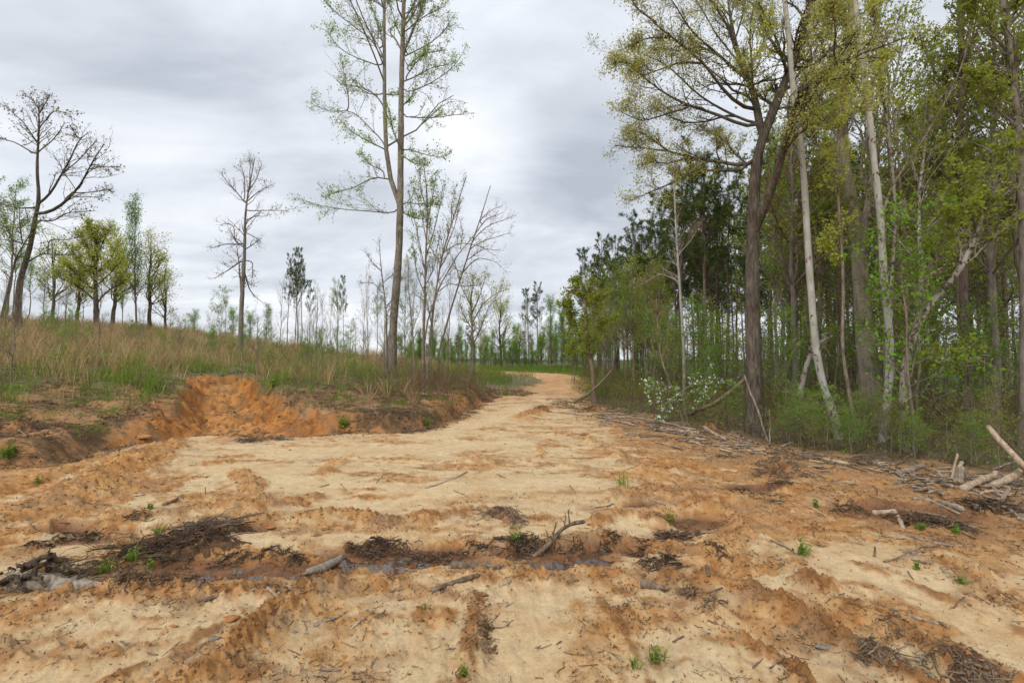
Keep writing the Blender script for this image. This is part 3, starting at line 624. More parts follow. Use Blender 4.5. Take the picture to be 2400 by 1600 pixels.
# ------------------------------------------------------------------ loose stuff on the worked ground
def loose():
    x, y, z, m = polar(170000, 1.9, 22, rng, lambda x, y, m: (m['open'] > .3)*np.clip(.12+.6*np.clip(m['rg'], 0, 1)+.6*m['wet'] + ss(-3, -.5, m['dF'])*.8*(x > 2)+.5*(x > 3)*(y > 4.5), 0, 1)*(1-.75*m['lane'])*.9*np.clip(.35+1.5*fbm(x, y, .35, 3, 361), .05, 1.3))
    n = len(x); az = rng.rand(n)*6.28; ln = (.010+.10*rng.rand(n)**5)*(1+.03*np.hypot(x, y)); P = np.zeros((n, 3, 3)); kn = rng.randn(n)*.25
    for j in range(3):
        u = j/2-.5; a = az+kn*(j-1); P[:, j] = np.stack([x+np.cos(a)*ln*u, y+np.sin(a)*ln*u, z+.004+rng.rand(n)*.012*(j != 1)], 1)
    A_ = Acc(); A_.tube(P, np.full((n, 3), .0010)*(.6+rng.rand(n, 1)**3*2.2)*(1+.05*np.hypot(x, y))[:, None], 3)
    tag(link('twig_litter', A_.mesh('twig_litter', B_TWIG, False)), 'tiny twigs and root fibres scattered over the sand and clay', 'twigs', kind='stuff')
    x, y, z, m = scatter(60000, (.5, 14), (4, 22), rng, lambda x, y, m: (m['dF'] > -2.6)*(m['dF'] < .6)*(x > 1.5)*np.clip(.25+1.4*fbm(x, y, .8, 3, 381), 0, 1)*ss(-2.6, -.4, m['dF'])*.55)
    n = len(x); az = rng.rand(n)*6.28; ln = .05+.35*rng.rand(n)**2.5; P = np.zeros((n, 4, 3)); kn = rng.randn(n)*.2; tz = rng.rand(n)**3*.10
    for j in range(4):
        u = j/3-.5; a = az+kn*(j-1.5); P[:, j] = np.stack([x+np.cos(a)*ln*u, y+np.sin(a)*ln*u, z+.01+tz*(j/3)+.01*rng.rand(n)], 1)
    A_ = Acc(); A_.tube(P, np.full((n, 4), .005)*(.4+rng.rand(n, 1)**2*1.6), 3)
    tag(link('slash_litter', A_.mesh('slash_litter', B_TWIG, False)), 'dark band of broken twigs and bark between the clay and the wood', 'twigs', kind='stuff')
    # leaf and bark flecks
    x, y, z, m = polar(110000, 1.9, 18, rng, lambda x, y, m: (m['open'] > .3)*np.clip(.06+.6*np.clip(m['rg'], 0, 1)+.35*m['wet']+ss(-3, -.5, m['dF'])*.6*(x > 2), 0, 1)*(1-.8*m['lane'])*.45)
    p = np.stack([x, y, z+.005], 1); V, Q, a = leafcards(p+np.array([0, 0, .003]), .018*(1+.04*np.hypot(x, y)), rng, .45, 0, 2.5); A_ = Acc(); A_.add(V, Q, None, a)
    tag(link('leaf_flecks', A_.mesh('leaf_flecks', L_LIT, False)), 'small dead leaf and bark flecks on the bare ground', 'leaves', kind='stuff')
    # crumbled clods
    x, y, z, m = polar(90000, 1.9, 19, rng, lambda x, y, m: (m['wet'] < .6)*((m['dL'] < 1.3)+(m['gul'] > .3)+0. > 0)*np.clip(.008+.5*np.clip(m['rg']-.45, 0, 1)+.5*m['rut']+.7*(m['gul'] > .25)+.4*(m['dL'] > -.3), 0, 1)*.6)
    n = len(x); s = (.003+.014*rng.rand(n)**4)*(1+.07*np.hypot(x, y)+.9*(m['gul'] > .25)); d = np.array([(1,0,0),(-1,0,0),(0,1,0),(0,-1,0),(0,0,.8),(0,0,-.8)], float)
    V = np.stack([x, y, z+s*.25], 1)[:, None]+d[None]*s[:, None, None]*(.6+.7*rng.rand(n, 6, 1)) + rng.randn(n, 6, 3)*(s*.15)[:, None, None]
    f = np.array([(0,2,4),(2,1,4),(1,3,4),(3,0,4),(2,0,5),(1,2,5),(3,1,5),(0,3,5)]); T = (np.arange(n)[:, None, None]*6+f[None]).reshape(-1, 3)
    A_ = Acc(); A_.add(V.reshape(-1, 3), None, T)
    tag(link('soil_crumbs', A_.mesh('soil_crumbs', SOILM, True)), 'crumbs and clods of orange clay along the ruts', 'clods', kind='stuff')
loose()

# ------------------------------------------------------------------ undergrowth in the wood
def undergrowth():
    x, y, z, m = scatter(44000, (3.5, 32), (6.5, 44), rng, lambda x, y, m: (m['dF'] > .1)*np.clip(1.1-.05*m['dF'], .12, 1)*(x < 1.2*y+3)*.42*np.clip(.6+.9*m['und'], .15, 1.2))
    n = len(x); Hs = (.45+.9*rng.rand(n))*(.55+.45*ss(0, 1.5, m['dF'])); az = rng.rand(n)*6.28; l = .2+.8*rng.rand(n)
    P = np.zeros((n, 4, 3))
    for j in range(4):
        u = j/3; P[:, j] = np.stack([x+np.cos(az)*l*u*u*Hs+rng.randn(n)*.02*j, y+np.sin(az)*l*u*u*Hs+rng.randn(n)*.02*j, z-.04+Hs*u], 1)
    R = np.linspace(.0065, .0028, 4)[None]*np.ones((n, 1)); A_ = Acc(); A_.tube(P, R, 3)
    C, RC = children(P[::2], R[::2], 3, rng, .2, .9, (.4, 1.), (.4, .7), k=3, rr=.7); A_.tube(C, RC, 3)
    tag(link('understory_stems', A_.mesh('understory_stems', B_TWIG, False)), 'tangle of thin brown stems under the trees along the edge of the wood', 'brush', kind='stuff')
    A_ = Acc(); k = rng.rand(n) < np.clip(.65+.9*fbm(x, y, 2.4, 2, 341), .12, 1)*(.45+.55*ss(6, 9.5, x)); V, Q, a = leaves(P[k], 15, .05, rng, .11, .6, .12); A_.add(V, Q, None, a)
    V, Q, a = leaves(C[rng.rand(len(C)) < .5], 3, .05, rng, .05, .6); A_.add(V, Q, None, a)
    x, y, z, m = scatter(24000, (3.5, 30), (6.5, 34), rng, lambda x, y, m: (m['dF'] > .0)*(x < 1.2*y+3)*np.clip(.3+1.0*fbm(x, y, 1.5, 3, 351), .03, 1)*.35)
    V, Q, T, a = blades(x, y, z, .10+.2*rng.rand(len(x)), .012, rng, 6, .8, .08); A_.add(V, Q, T, a)
    tag(link('understory_leaves', A_.mesh('understory_leaves', G_FOR, False)), 'small fresh green leaves of the low undergrowth in the wood', 'plants', kind='stuff')
    x, y, z, m = scatter(22000, (3.5, 26), (6, 30), rng, lambda x, y, m: (m['dF'] > -.8)*(x < 1.2*y+3)*.8)
    V, Q, a = leafcards(np.stack([x, y, z+.015], 1), .07, rng, .6, 0, 4.); A_ = Acc(); A_.add(V, Q, None, a)
    tag(link('leaf_litter', A_.mesh('leaf_litter', L_LIT, False)), 'brown fallen leaves covering the floor of the wood', 'leaves', kind='stuff')
undergrowth()

# ------------------------------------------------------------------ trees built on their own skeletons
def hero(name, label, limbs, D=None, barkm=B_GREY, leafm=L_GRN, leafsize=.06, lv=((7, .45), (6, .4)), leafper=5, seed=1, group=None, cat='tree', spread=.04, up=.2, wan=.22, top=False, sub=None, depth=.5, minr=.004, tmin=.15, flare=1.5, leafmin=.2, kids=None, crown='crown', alltwigs=False):
    """limbs: (photo points, width at start px, width at end px[, flags]); the first is the trunk"""
    rg_ = np.random.RandomState(seed)
    p0 = limbs[0][0][0]
    if D is None: D = hit(*p0)[1]
    base = atY(p0[0], p0[1], D); gz = hz(base[0], base[1])[0]; base[2] = gz-.12
    root = bpy.data.objects.new(name, None); COL.objects.link(root); root.location = (base[0], base[1], gz); root.empty_display_size = .3
    tag(root, label, cat, group)
    known = []                                       # (px, py, Y) of placed points
    TR = Acc(); BR = Acc(); CR = Acc(); parents = []
    off = np.array([base[0], base[1], gz])
    for li, lb in enumerate(limbs):
        pts, w0, w1 = lb[:3]; fl = lb[3] if len(lb) > 3 else ''
        k = 22 if li == 0 else 12
        if li:
            kk = np.array(known); j = np.argmin(np.hypot(kk[:, 0]-pts[0][0], kk[:, 1]-pts[0][1])); pts = [(kk[j, 0], kk[j, 1])]+list(pts)
        q = resample(pts, k)
        if li == 0: Ys = np.full(k, D)
        else:
            kk = np.array(known); j = np.argmin(np.hypot(kk[:, 0]-q[0, 0], kk[:, 1]-q[0, 1])); Y0 = kk[j, 2]
            plen = np.hypot(*(q[-1]-q[0]))/F*D
            Ys = Y0 + np.linspace(0, 1, k)**1.1*plen*rg_.uniform(-depth, depth)
        for a_, Y_ in zip(q, Ys): known.append((a_[0], a_[1], Y_))
        P = np.array([atY(a_[0], a_[1], Y_) for a_, Y_ in zip(q, Ys)])
        R = np.linspace(w0, w1, k)/2/F*Ys; R = np.maximum(R, minr)
        if li == 0:
            if 'g' not in fl and P[0, 2]-base[2] > .3: P = np.vstack([[base], P]); R = np.r_[R[0], R]
            else: P[0] = base
            zr = P[:, 2]-gz; R = R*(1+(flare-1)*np.exp(-np.maximum(zr, 0)/.35))
            R = R*(1+.05*np.sin(np.arange(len(R))*2.1))
            nseg = 60; P = resample(P, nseg); R = np.interp(np.linspace(0, 1, nseg), np.linspace(0, 1, len(R)), R)
        else:
            P = P + np.cumsum(rg_.randn(*P.shape), axis=0)*.012*(np.linspace(0, 1, len(P))[:, None])
        P = P-off
        if li == 0:
            TR.tube(P[None], R[None], 12)
            nv = len(TR.V[-1]); vv = TR.V[-1]; cen = np.repeat(P, 12, axis=0); ns = fbm(vv[:, 2]*.7+vv[:, 0]*5, vv[:, 1]*5+vv[:, 2]*.4, .35, 3, 401)
            TR.V[-1] = cen + (vv-cen)*(1+.11*ns[:, None])
        else: (TR if w0 > 14 or 's' in fl else BR).tube(P[None], R[None], 8 if w0 > 6 else 5)
        if 'n' in fl: continue
        P8 = resample(P, 12); R8 = np.interp(np.linspace(0, 1, 12), np.linspace(0, 1, len(R)), R)
        tm = tmin if li else (float(fl[1:]) if fl.startswith('t') else .55)
        n1 = (kids or lv[0][0]); ln_ = lv[0][1]
        if li == 0 and not fl.startswith('t'): continue
        if 't' in fl and li: tm = .5
        if li: n1 = max(3, int(round(n1*min(1.15, .25+plen/(.13*D)))))
        C, RC = children(P8[None], R8[None], n1 if li else n1*2, rg_, tm, 1., (.35, .95), (ln_*.6, ln_), .35, up, wan, 6, absln=(None if li else np.linalg.norm(P8[-1]-P8[0])*.35), rr=.5)
        BR.tube(C, np.maximum(RC, minr*.8), 3); parents.append((C, RC))
        if li: parents.append((P8[None][:, 6:][:, [0, 1, 2, 3, 4, 5]], R8[None][:, 6:]))
    Cs = np.concatenate([a for a, _ in parents]); Rs = np.concatenate([b_ for _, b_ in parents])
    for n2, l2 in lv[1:]:
        C2, R2 = children(Cs, Rs, n2, rg_, .15, 1., (.4, .9), (l2*.6, l2*1.1), .5, up, wan, 4, rr=.55, minl=.010*D)
        R2 = np.maximum(R2, minr*.55); BR.tube(C2, R2, 3)
        kk = C2.shape[1]; Cs, Rs = C2, R2
    if leafper:
        sel = Cs
        V, Q, a = leaves(sel, leafper, leafsize, rg_, max(spread, .0035*D), .6, leafmin)
        CR.add(V, Q, None, a)
        link(crown, CR.mesh('crown', leafm, False), root)
    link('trunk', TR.mesh('trunk', barkm), root)
    if BR.n: link('branches', BR.mesh('branches', barkm), root)
    return root

def r2(x, y): return (700+.3827*x, .3827*y)
def r3(x, y): return (500+.3401*x, 500+.3401*y)
def r1(x, y): return (.3826*x, 200+.3826*y)
def r5(x, y): return (1400+.4464*x, .4464*y)
def r4(x, y): return (1200+.4464*x, 400+.4464*y)
def r6(x, y): return (1700+.4464*x, 500+.4464*y)
def mp_(f, *p): return [f(*q) for q in p]

# twin-stemmed tulip poplar on the bank
T_ = [([(917,891),(920,772),(933,636),(938,520),(939,474),(938,421),(940,344),(940,230),(943,115),(947,0),(950,-150),(955,-330)], 21, 5, 't.6'),
 ([(938,478),(928,468),(913,440),(905,383),(902,268),(901,153),(901,0),(896,-150),(890,-280)], 12, 4, 's'),]
for p in [((600,1310),(450,1295),(300,1285),(150,1265),(40,1235)), ((530,1100),(490,1080),(430,1095),(350,1150),(280,1160),(150,1200)),
 ((520,860),(440,790),(380,720),(310,670),(200,690),(100,650)), ((310,670),(300,560),(262,380)), ((510,415),(440,385),(340,355),(230,290),(165,190)),
 ((490,330),(450,240),(370,190),(250,100),(150,0)), ((520,350),(470,250),(380,110),(290,0)), ((520,300),(490,150),(420,0)), ((520,580),(430,580),(370,545),(330,495)),
 ((520,910),(430,870),(350,820),(310,790)), ((520,1045),(450,1020),(400,965)), ((645,725),(720,715),(770,725),(850,718),(1000,700)),
 ((645,580),(740,545),(850,490),(950,420),(1000,340)), ((645,500),(720,470),(820,410),(960,380)), ((645,350),(720,310),(800,270),(900,180),(960,80)),
 ((650,480),(720,380),(800,290)), ((645,310),(700,200),(740,80),(770,0)), ((650,200),(720,140),(800,90),(900,40)), ((640,910),(720,930),(800,960),(890,980)),
 ((645,960),(700,1000),(750,1000)), ((645,1240),(720,1250),(850,1260)), ((645,1310),(700,1340),(800,1355)), ((610,890),(570,780),(555,650)),
 ((645,100),(760,0),(850,-90)), ((645,0),(760,-120),(860,-200)), ((525,60),(420,-80),(330,-160)), ((645,640),(690,600),(720,540)), ((540,580),(600,590),(625,560)),
 ((640,260),(600,150),(575,30)), ((650,420),(760,330),(900,300))]:
    T_.append((mp_(r2, *p), 3.6, 1.2))
hero('tulip_poplar', 'tall slender tree forking into two pale trunks, on the bank left of the road', T_, barkm=B_POP, leafm=L_POP, leafsize=.075, lv=((13, .42), (7, .5)), leafper=4, seed=3, spread=.04, up=.12, depth=.7, minr=.006)

# the clump just to the right of it
hero('sapling_clump_stem', 'upright slender tree with pale green crown just right of the twin-trunked tree', [
 (mp_(r3, (1445,1180),(1450,800),(1460,500),(1465,250),(1480,0),(1470,-180),(1450,-330)), 8, 2, 't.35')]+
 [(mp_(r3, *p), 3, 1) for p in [((1465,420),(1420,200),(1360,-50),(1340,-150)), ((1465,300),(1520,120),(1560,-80),(1570,-200)), ((1468,200),(1440,0),(1400,-180)), ((1470,100),(1500,-60),(1520,-260)), ((1460,560),(1400,420),(1370,200)), ((1462,500),(1520,380),(1560,150)), ((1475,0),(1440,-120),(1420,-300))]],
 D=19.5, barkm=B_THIN, leafm=L_POP, leafsize=.075, lv=((10, .38), (5, .45)), leafper=4, seed=4, up=.5, minr=.004, flare=1.2)
hero('leaning_sapling', 'slender tree leaning right with brown-green twiggy crown, beside the twin-trunked tree', [
 (mp_(r3, (1470,1180),(1500,800),(1530,550),(1580,270),(1650,50),(1700,-120),(1745,-260)), 7.5, 1.6, 't.45')]+
 [(mp_(r3, *p), 3, 1) for p in [((1530,560),(1620,480),(1760,500),(1860,480)), ((1580,270),(1700,200),(1840,230),(1930,300)), ((1640,80),(1640,-60),(1660,-160)), ((1560,350),(1480,200),(1500,60)), ((1500,760),(1480,620),(1380,540)), ((1600,240),(1680,60),(1700,-60))]],
 D=19.0, barkm=B_THIN, leafm=L_OLI, leafsize=.06, lv=((11, .42), (5, .45)), leafper=3, seed=5, up=.3, minr=.004, flare=1.2)
hero('bare_leaning_tree', 'dark thin tree leaning right, with bare fanned twigs and a pine-like top tuft', [
 (mp_(r3, (1550,970),(1640,650),(1720,400),(1790,180),(1850,10),(1890,-130),(1910,-190)), 6, 1.6, '')]+
 [(mp_(r3, *p), 2.6, .8) for p in [((1790,180),(1880,90),(1960,60),(2070,10)), ((1770,240),(1880,180),(1980,160),(2050,140)), ((1800,150),(1880,30),(2000,-20)), ((1720,400),(1820,300),(1950,320),(2010,370)), ((1700,450),(1640,300),(1600,260)), ((1830,60),(1900,-20),(1980,-60)), ((1740,330),(1860,240),(1990,260))]],
 D=20.0, barkm=B_STICK, leafm=L_BUD, leafsize=.05, lv=((10, .45), (4, .5)), leafper=1, seed=6, up=.12, minr=.004, flare=1.2)
hero('bare_leaning_tree', 'thin brown tree curving up to the right behind the slender clump', [
 (mp_(r3, (1440,1000),(1480,720),(1560,500),(1680,290),(1800,150)), 5, 1.4, 't.5')]+
 [(mp_(r3, *p), 2.4, .8) for p in [((1560,500),(1540,380),(1560,240)), ((1640,350),(1700,400),(1800,420)), ((1700,260),(1720,120),(1700,20))]],
 D=20.6, barkm=B_THIN, leafm=L_BUD, leafsize=.05, lv=((8, .4), (4, .5)), leafper=2, seed=7, minr=.004, flare=1.1)
hero('bare_sapling', 'thin grey bare tree just left of the twin-trunked tree', [
 (mp_(r3, (1200,1110),(1195,850),(1190,650),(1165,450),(1150,300),(1145,210)), 6, 1.2, 't.3')]+
 [(mp_(r3, *p), 2.6, .8) for p in [((1180,560),(1100,480),(1010,490)), ((1170,480),(1230,420),(1250,380)), ((1195,640),(1260,560),(1300,430)), ((1160,400),(1090,330),(1060,260)), ((1195,700),(1230,720),(1250,700))]],
 D=19, barkm=B_GREY, leafm=L_BUD, leafsize=.05, lv=((11, .42), (5, .45)), leafper=1, seed=8, minr=.004, flare=1.2)
hero('thin_sapling', 'very thin upright stem between the twin-trunked tree and the slender clump', [
 (mp_(r3, (1390,1175),(1375,850),(1340,450),(1350,330)), 4.5, 1.2, 't.4')]+[(mp_(r3, (1375,800),(1430,660),(1440,560)), 2, .8)],
 D=18, barkm=B_THIN, leafm=L_OLI, leafsize=.05, lv=((9, .35), (4, .45)), leafper=2, seed=9, minr=.004, flare=1.1)
hero('spreading_tree', 'pale-trunked tree with open tan crown in the gap left of the road bend', [
 (mp_(r3, (1790,1110),(1790,950),(1780,700),(1775,560)), 8, 3, 't.4')]+
 [(mp_(r3, *p), 3.4, 1) for p in [((1780,760),(1860,620),(1960,540),(2040,520)), ((1780,700),(1840,560),(1880,430)), ((1778,640),(1720,520),(1700,440)), ((1775,600),(1790,480),(1780,400)), ((1795,900),(1850,780),(1900,640),(1950,600)), ((1785,800),(1720,700),(1690,600))]],
 D=27, barkm=B_GREY, leafm=L_YEL, leafsize=.09, lv=((13, .45), (6, .45)), leafper=3, seed=10, minr=.007)

# left: big leaning tree, and the bare one on the crest
hero('leaning_tree', 'large dark tree leaning right with bare open crown, leftmost on the crest', [
 (mp_(r1, (110,1400),(120,1200),(190,980),(215,800),(245,715),(235,620),(225,500),(235,380),(240,250),(240,100)), 14, 2, 't.8')]+
 [(mp_(r1, *p), w, 1.4) for w, p in [(6,((245,715),(300,680),(380,540),(440,440),(480,330),(540,290))), (8,((240,800),(340,760),(420,700),(500,600),(560,480),(640,350))), (3,((440,660),(560,660),(700,640))), (4,((225,430),(100,350),(0,320),(-60,330))), (5,((180,980),(80,950),(-40,940))), (5,((230,750),(100,750),(-20,715))), (4,((190,1070),(260,1030),(420,1050))), (3,((300,940),(400,950),(480,920))),
  (3,((560,480),(640,500),(740,500))), (3,((380,540),(470,470),(600,330))), (3,((235,360),(150,230),(50,140))), (3,((240,260),(330,150),(420,170))), (3,((240,150),(200,80),(160,60))), (3,((245,400),(330,330),(400,220))), (4,((215,820),(320,840),(400,780),(580,770))), (3,((240,180),(290,90),(300,60))), (3,((480,330),(440,270),(430,250)))]],
 D=26, barkm=B_OAK, leafm=L_BUD, leafsize=.10, lv=((11, .42), (5, .42)), leafper=2, seed=11, minr=.005, up=.1, depth=.8)
hero('bare_crest_tree', 'tall bare tree with broken crooked side branches, alone on the crest left of centre', [
 (mp_(r1, (1475,1545),(1480,1350),(1490,1200),(1500,1000),(1502,800),(1520,650),(1540,560),(1560,450)), 12, 1.6, 't.55')]+
 [(mp_(r1, *p), w, 1.) for w, p in [(4,((1508,730),(1440,640),(1370,570),(1360,530))), (4,((1450,975),(1430,920),(1440,870),(1400,840),(1340,850))), (4,((1470,975),(1380,970),(1310,990))), (4,((1470,1080),(1400,1130),(1300,1180))), (3,((1505,770),(1600,765),(1740,765))), (4,((1500,1150),(1530,1250),(1570,1300),(1620,1335))), (6,((1480,1300),(1470,1100),(1460,960))),
  (3,((1500,700),(1500,560),(1470,470))), (3,((1515,660),(1580,560),(1600,470))), (3,((1505,720),(1580,650),(1660,600))), (3,((1500,900),(1570,930),(1590,990))), (3,((1500,1070),(1550,1080),(1545,1190))), (2.5,((1500,830),(1560,800),(1640,800))), (3,((1530,600),(1530,520),(1520,460)))]],
 D=21, barkm=B_GREY, leafm=L_BUD, leafsize=.06, lv=((10, .42), (5, .42)), leafper=1, seed=12, minr=.005, up=.1)
hero('thin_leaning_tree', 'thin dark bare stem at the left edge, leaning right beside the large leaning tree', [
 (mp_(r1, (10,1420),(50,1250),(100,1050),(180,920),(250,820)), 6, 1.6, 't.4')]+[(mp_(r1, (90,1060),(60,900),(0,800)), 3, 1), (mp_(r1, (140,980),(120,830),(130,760)), 3, 1)],
 D=25, barkm=B_OAK, leafm=L_OLI, leafsize=.09, lv=((10, .4), (5, .45)), leafper=4, seed=13, minr=.006, flare=1.1)
hero('round_oak', 'round oak with yellow-green crown and dark spreading limbs on the left skyline', [
 (mp_(r1, (590,1400),(588,1300),(585,1200),(590,1080),(590,950),(595,880)), 12, 3, 't.5')]+
 [(mp_(r1, *p), w, 1.2) for w, p in [(5,((585,1320),(480,1230),(350,1170),(330,1150))), (5,((590,1340),(650,1260),(740,1210),(790,1180))), (5,((585,1200),(500,1100),(430,1000))), (5,((588,1150),(680,1060),(740,950))), (4,((590,1080),(520,960),(480,880))), (4,((590,1040),(650,930),(680,870))), (4,((590,980),(560,900),(540,850))), (4,((585,1260),(480,1180),(400,1080))), (4,((590,1230),(700,1130),(760,1060)))]],
 D=36, barkm=B_OAK, leafm=L_YEL, leafsize=.12, lv=((18, .5), (9, .45)), leafper=9, seed=14, minr=.01, up=.15)

# road-side vine-covered tree and the broken limb on it
hero('vine_covered_tree', 'crooked broken-topped tree wrapped in green vines at the right edge of the road', [
 (mp_(r4, (432,1220),(425,1050),(400,950),(385,820),(390,700),(360,640),(330,610)), 11, 5, 't.35')]+
 [(mp_(r4, *p), w, 1.4) for w, p in [(4,((340,620),(290,640),(310,700))), (3,((395,720),(330,740),(290,860))), (4,((385,780),(450,700),(500,640))), (3,((390,700),(430,620),(410,560))), (3,((360,640),(340,580),(310,560))), (3,((400,900),(330,900),(300,960))), (3,((395,840),(470,800),(540,790))), (3,((390,760),(300,760),(260,700)))]],
 barkm=B_STICK, leafm=L_OLI, leafsize=.10, lv=((14, .4), (7, .5)), leafper=7, seed=15, minr=.005, up=.0)

# the big forked oak
OAK = [(mp_(r5, (830,2270),(822,1950),(815,1700),(812,1568),(815,1300),(822,1000),(828,850),(860,720),(905,620),(930,580),(990,400),(1080,200),(1130,0),(1160,-200),(1170,-420)), 39, 8, 't.62')]
for w, fl, p in [(24,'s',((835,1180),(880,1080),(910,1000),(960,850),(1010,650),(1040,480),(1080,430),(1150,385),(1250,320),(1400,270),(1520,230),(1620,180))),
 (20,'s',((855,720),(845,640),(830,500),(760,350),(720,220),(690,60),(660,-150))), (11,'',((800,880),(650,850),(480,830),(370,790),(250,780),(100,760))), (8,'',((790,905),(600,885),(480,910),(330,980),(170,1050))),
 (9,'',((820,690),(660,610),(500,560),(380,510),(250,400),(80,270))), (9,'',((800,600),(660,480),(560,330),(400,200),(300,110),(180,20))), (8,'',((790,430),(650,300),(500,180),(400,30),(330,-60))),
 (7,'',((830,660),(700,600),(520,500),(350,330),(200,280))), (8,'',((735,300),(690,150),(600,0),(540,-120))), (9,'',((1000,400),(960,250),(900,80),(830,-40))), (8,'',((940,560),(830,500),(790,400),(780,250))),
 (12,'s',((1045,480),(1110,380),(1180,290),(1300,235),(1420,260),(1500,240))), (8,'',((1060,240),(1150,130),(1250,0),(1300,-100))), (8,'',((1020,340),(900,200),(860,60),(850,-80))), (6,'',((1180,290),(1190,150),(1230,0))),
 (6,'',((1240,320),(1250,150),(1240,0))), (7,'',((960,850),(1000,700),(1100,560),(1190,400))), (6,'',((930,580),(1000,560),(1120,590),(1240,660))), (6,'',((370,790),(250,700),(150,680))), (6,'',((500,560),(360,600),(240,640),(150,590))),
 (6,'',((400,200),(260,200),(140,250))), (6,'',((560,330),(420,330),(300,380),(180,430))), (6,'',((700,600),(560,640),(420,640),(300,560))), (5,'',((760,350),(620,180),(540,40),(460,-100))), (5,'',((300,110),(220,60),(140,-40))),
 (6,'',((1250,320),(1350,420),(1420,560))), (5,'',((720,220),(760,80),(740,-60))), (5,'n',((880,870),(900,840),(900,800),(930,780))), (5,'',((480,830),(380,860),(280,850),(200,880))),
 (6,'',((800,880),(720,800),(640,700),(560,690))), (5,'',((250,400),(180,330),(80,330))), (5,'',((650,300),(540,240),(420,260),(300,240)))]:
    OAK.append((mp_(r5, *p), w, 1.6, fl))
hero('forked_oak', 'massive dark-barked oak with forked trunk and wide yellow-brown crown at the edge of the wood', OAK, D=11.6, barkm=B_OAK, leafm=L_OAK, leafsize=.045, lv=((12, .36), (8, .42), (3, .5)), leafper=5, seed=16, minr=.003, spread=.085, up=.1, depth=.75, flare=1.35)
# its bare low twigs
hero('dead_bough', 'leafless dead bough hanging over the pines left of the big forked oak', [(mp_(r5, (800,905),(600,885),(480,910),(330,980),(170,1050)), 5, 1.5, 'gt.4'), (mp_(r5, (330,980),(260,930),(200,880),(210,830)), 2.5, 1)], D=11.6, barkm=B_GREY, leafper=0, lv=((9, .4), (4, .5)), seed=17) if False else None

# white-barked sycamores
hero('sycamore_tree', 'white-barked slim sycamore just right of the big forked oak', [
 ([(1965,1005),(1950,969),(1923,888),(1908,812),(1905,723),(1897,640),(1894,589),(1890,500),(1887,469),(1881,357),(1866,277),(1855,179),(1848,67),(1837,0),(1828,-120),(1822,-260)], 17, 9, 't.8'),
 (mp_(r5, (1045,640),(1110,760),(1250,830),(1330,800)), 3, 1), (mp_(r5, (1075,800),(1150,680),(1280,560),(1330,480)), 3, 1), (mp_(r5, (990,160),(900,180),(830,260),(790,330)), 3, 1)],
 D=10.8, barkm=B_SYC, leafm=L_YEL, leafsize=.065, lv=((8, .4), (6, .5)), leafper=9, seed=18, flare=1.12)
hero('sycamore_tree', 'tallest white sycamore with spotted base, in front of the thick grey trunk', [
 ([(2068,1012),(2072,995),(2082,924),(2088,835),(2080,723),(2067,634),(2069,560),(2063,491),(2047,379),(2038,268),(2016,112),(2003,0),(1995,-120),(1985,-260)], 17, 11, 't.8'),
 (mp_(r5, (1360,100),(1440,60),(1560,-40)), 4, 1), (mp_(r5, (1430,560),(1500,420),(1540,260)), 3, 1)],
 D=10.6, barkm=B_SYC, leafm=L_YEL, leafsize=.065, lv=((8, .4), (6, .5)), leafper=9, seed=19, flare=1.12)
hero('slender_sycamore', 'thin pale stem rising close beside the tallest white sycamore', [
 ([(2078,1000),(2092,830),(2087,700),(2090,640),(2099,536),(2096,446),(2083,312),(2065,192),(2050,60),(2045,-60)], 7, 6, 't.6')],
 D=10.9, barkm=B_MOT, leafm=L_YEL, leafsize=.065, lv=((12, .3), (6, .5)), leafper=9, seed=20, flare=1.12)
hero('curved_sapling', 'long thin curved stem arching up to the right from the white sycamore', [
 ([(2074,1000),(2072,700),(2066,520),(2075,450),(2132,379),(2186,290),(2239,201),(2270,112),(2284,0),(2290,-100)], 6, 4, 't.5'), (mp_(r5, (1640,850),(1800,800),(2000,760)), 2.5, 1)],
 D=11.2, barkm=B_THIN, leafm=L_OLI, leafsize=.065, lv=((12, .35), (6, .5)), leafper=9, seed=21, flare=1.12)
hero('thick_grey_trunk_tree', 'thick smooth grey-brown trunk forking high, behind the tallest white sycamore', [
 ([(2042,968),(2040,930),(2030,812),(2020,701),(2012,589),(2008,540),(1994,469),(1985,420),(1970,330),(1975,220),(1990,100),(2000,-60)], 42, 8, 't.6')]+
 [(p, w, 2, fl) for w, fl, p in [(20,'s',[(2012,600),(2030,500),(2045,420),(2060,300),(2100,180),(2120,60)]), (9,'',[(2015,640),(1985,560),(1950,480),(1900,440)]), (8,'',[(2035,520),(2080,450),(2130,430),(2200,400)]), (8,'',[(1985,430),(1940,380),(1900,300)]), (7,'',[(2060,320),(2110,290),(2180,250),(2260,230)]), (7,'',[(2000,520),(1960,500),(1910,520)]), (7,'',[(2080,240),(2040,150),(2050,50)])]],
 D=15.5, barkm=B_MOT2, leafm=L_OLI, leafsize=.10, lv=((16, .5), (8, .45)), leafper=6, seed=22, flare=1.25, depth=.9)
hero('mottled_crooked_tree', 'crooked tree with mottled pale bark bending to the right, right of the white sycamores', [
 ([(2132,1075),(2126,1040),(2115,924),(2124,821),(2151,768),(2173,714),(2185,700),(2213,683),(2249,634),(2276,580),(2302,522),(2340,430),(2380,340)], 19, 7, 't.6'),
 ([(2155,765),(2158,690),(2162,620),(2150,520),(2160,400),(2180,260)], 11, 4, ''), ([(2276,580),(2260,480),(2250,380)], 7, 3, ''), ([(2215,680),(2190,620),(2210,560),(2250,500)], 5, 2, ''), ([(2118,860),(2160,845),(2215,850),(2270,835)], 4, 1.5, '')],
 D=9.3, barkm=B_MOT, leafm=L_OLI, leafsize=.075, lv=((16, .5), (8, .45)), leafper=6, seed=23, flare=1.2, depth=.8)
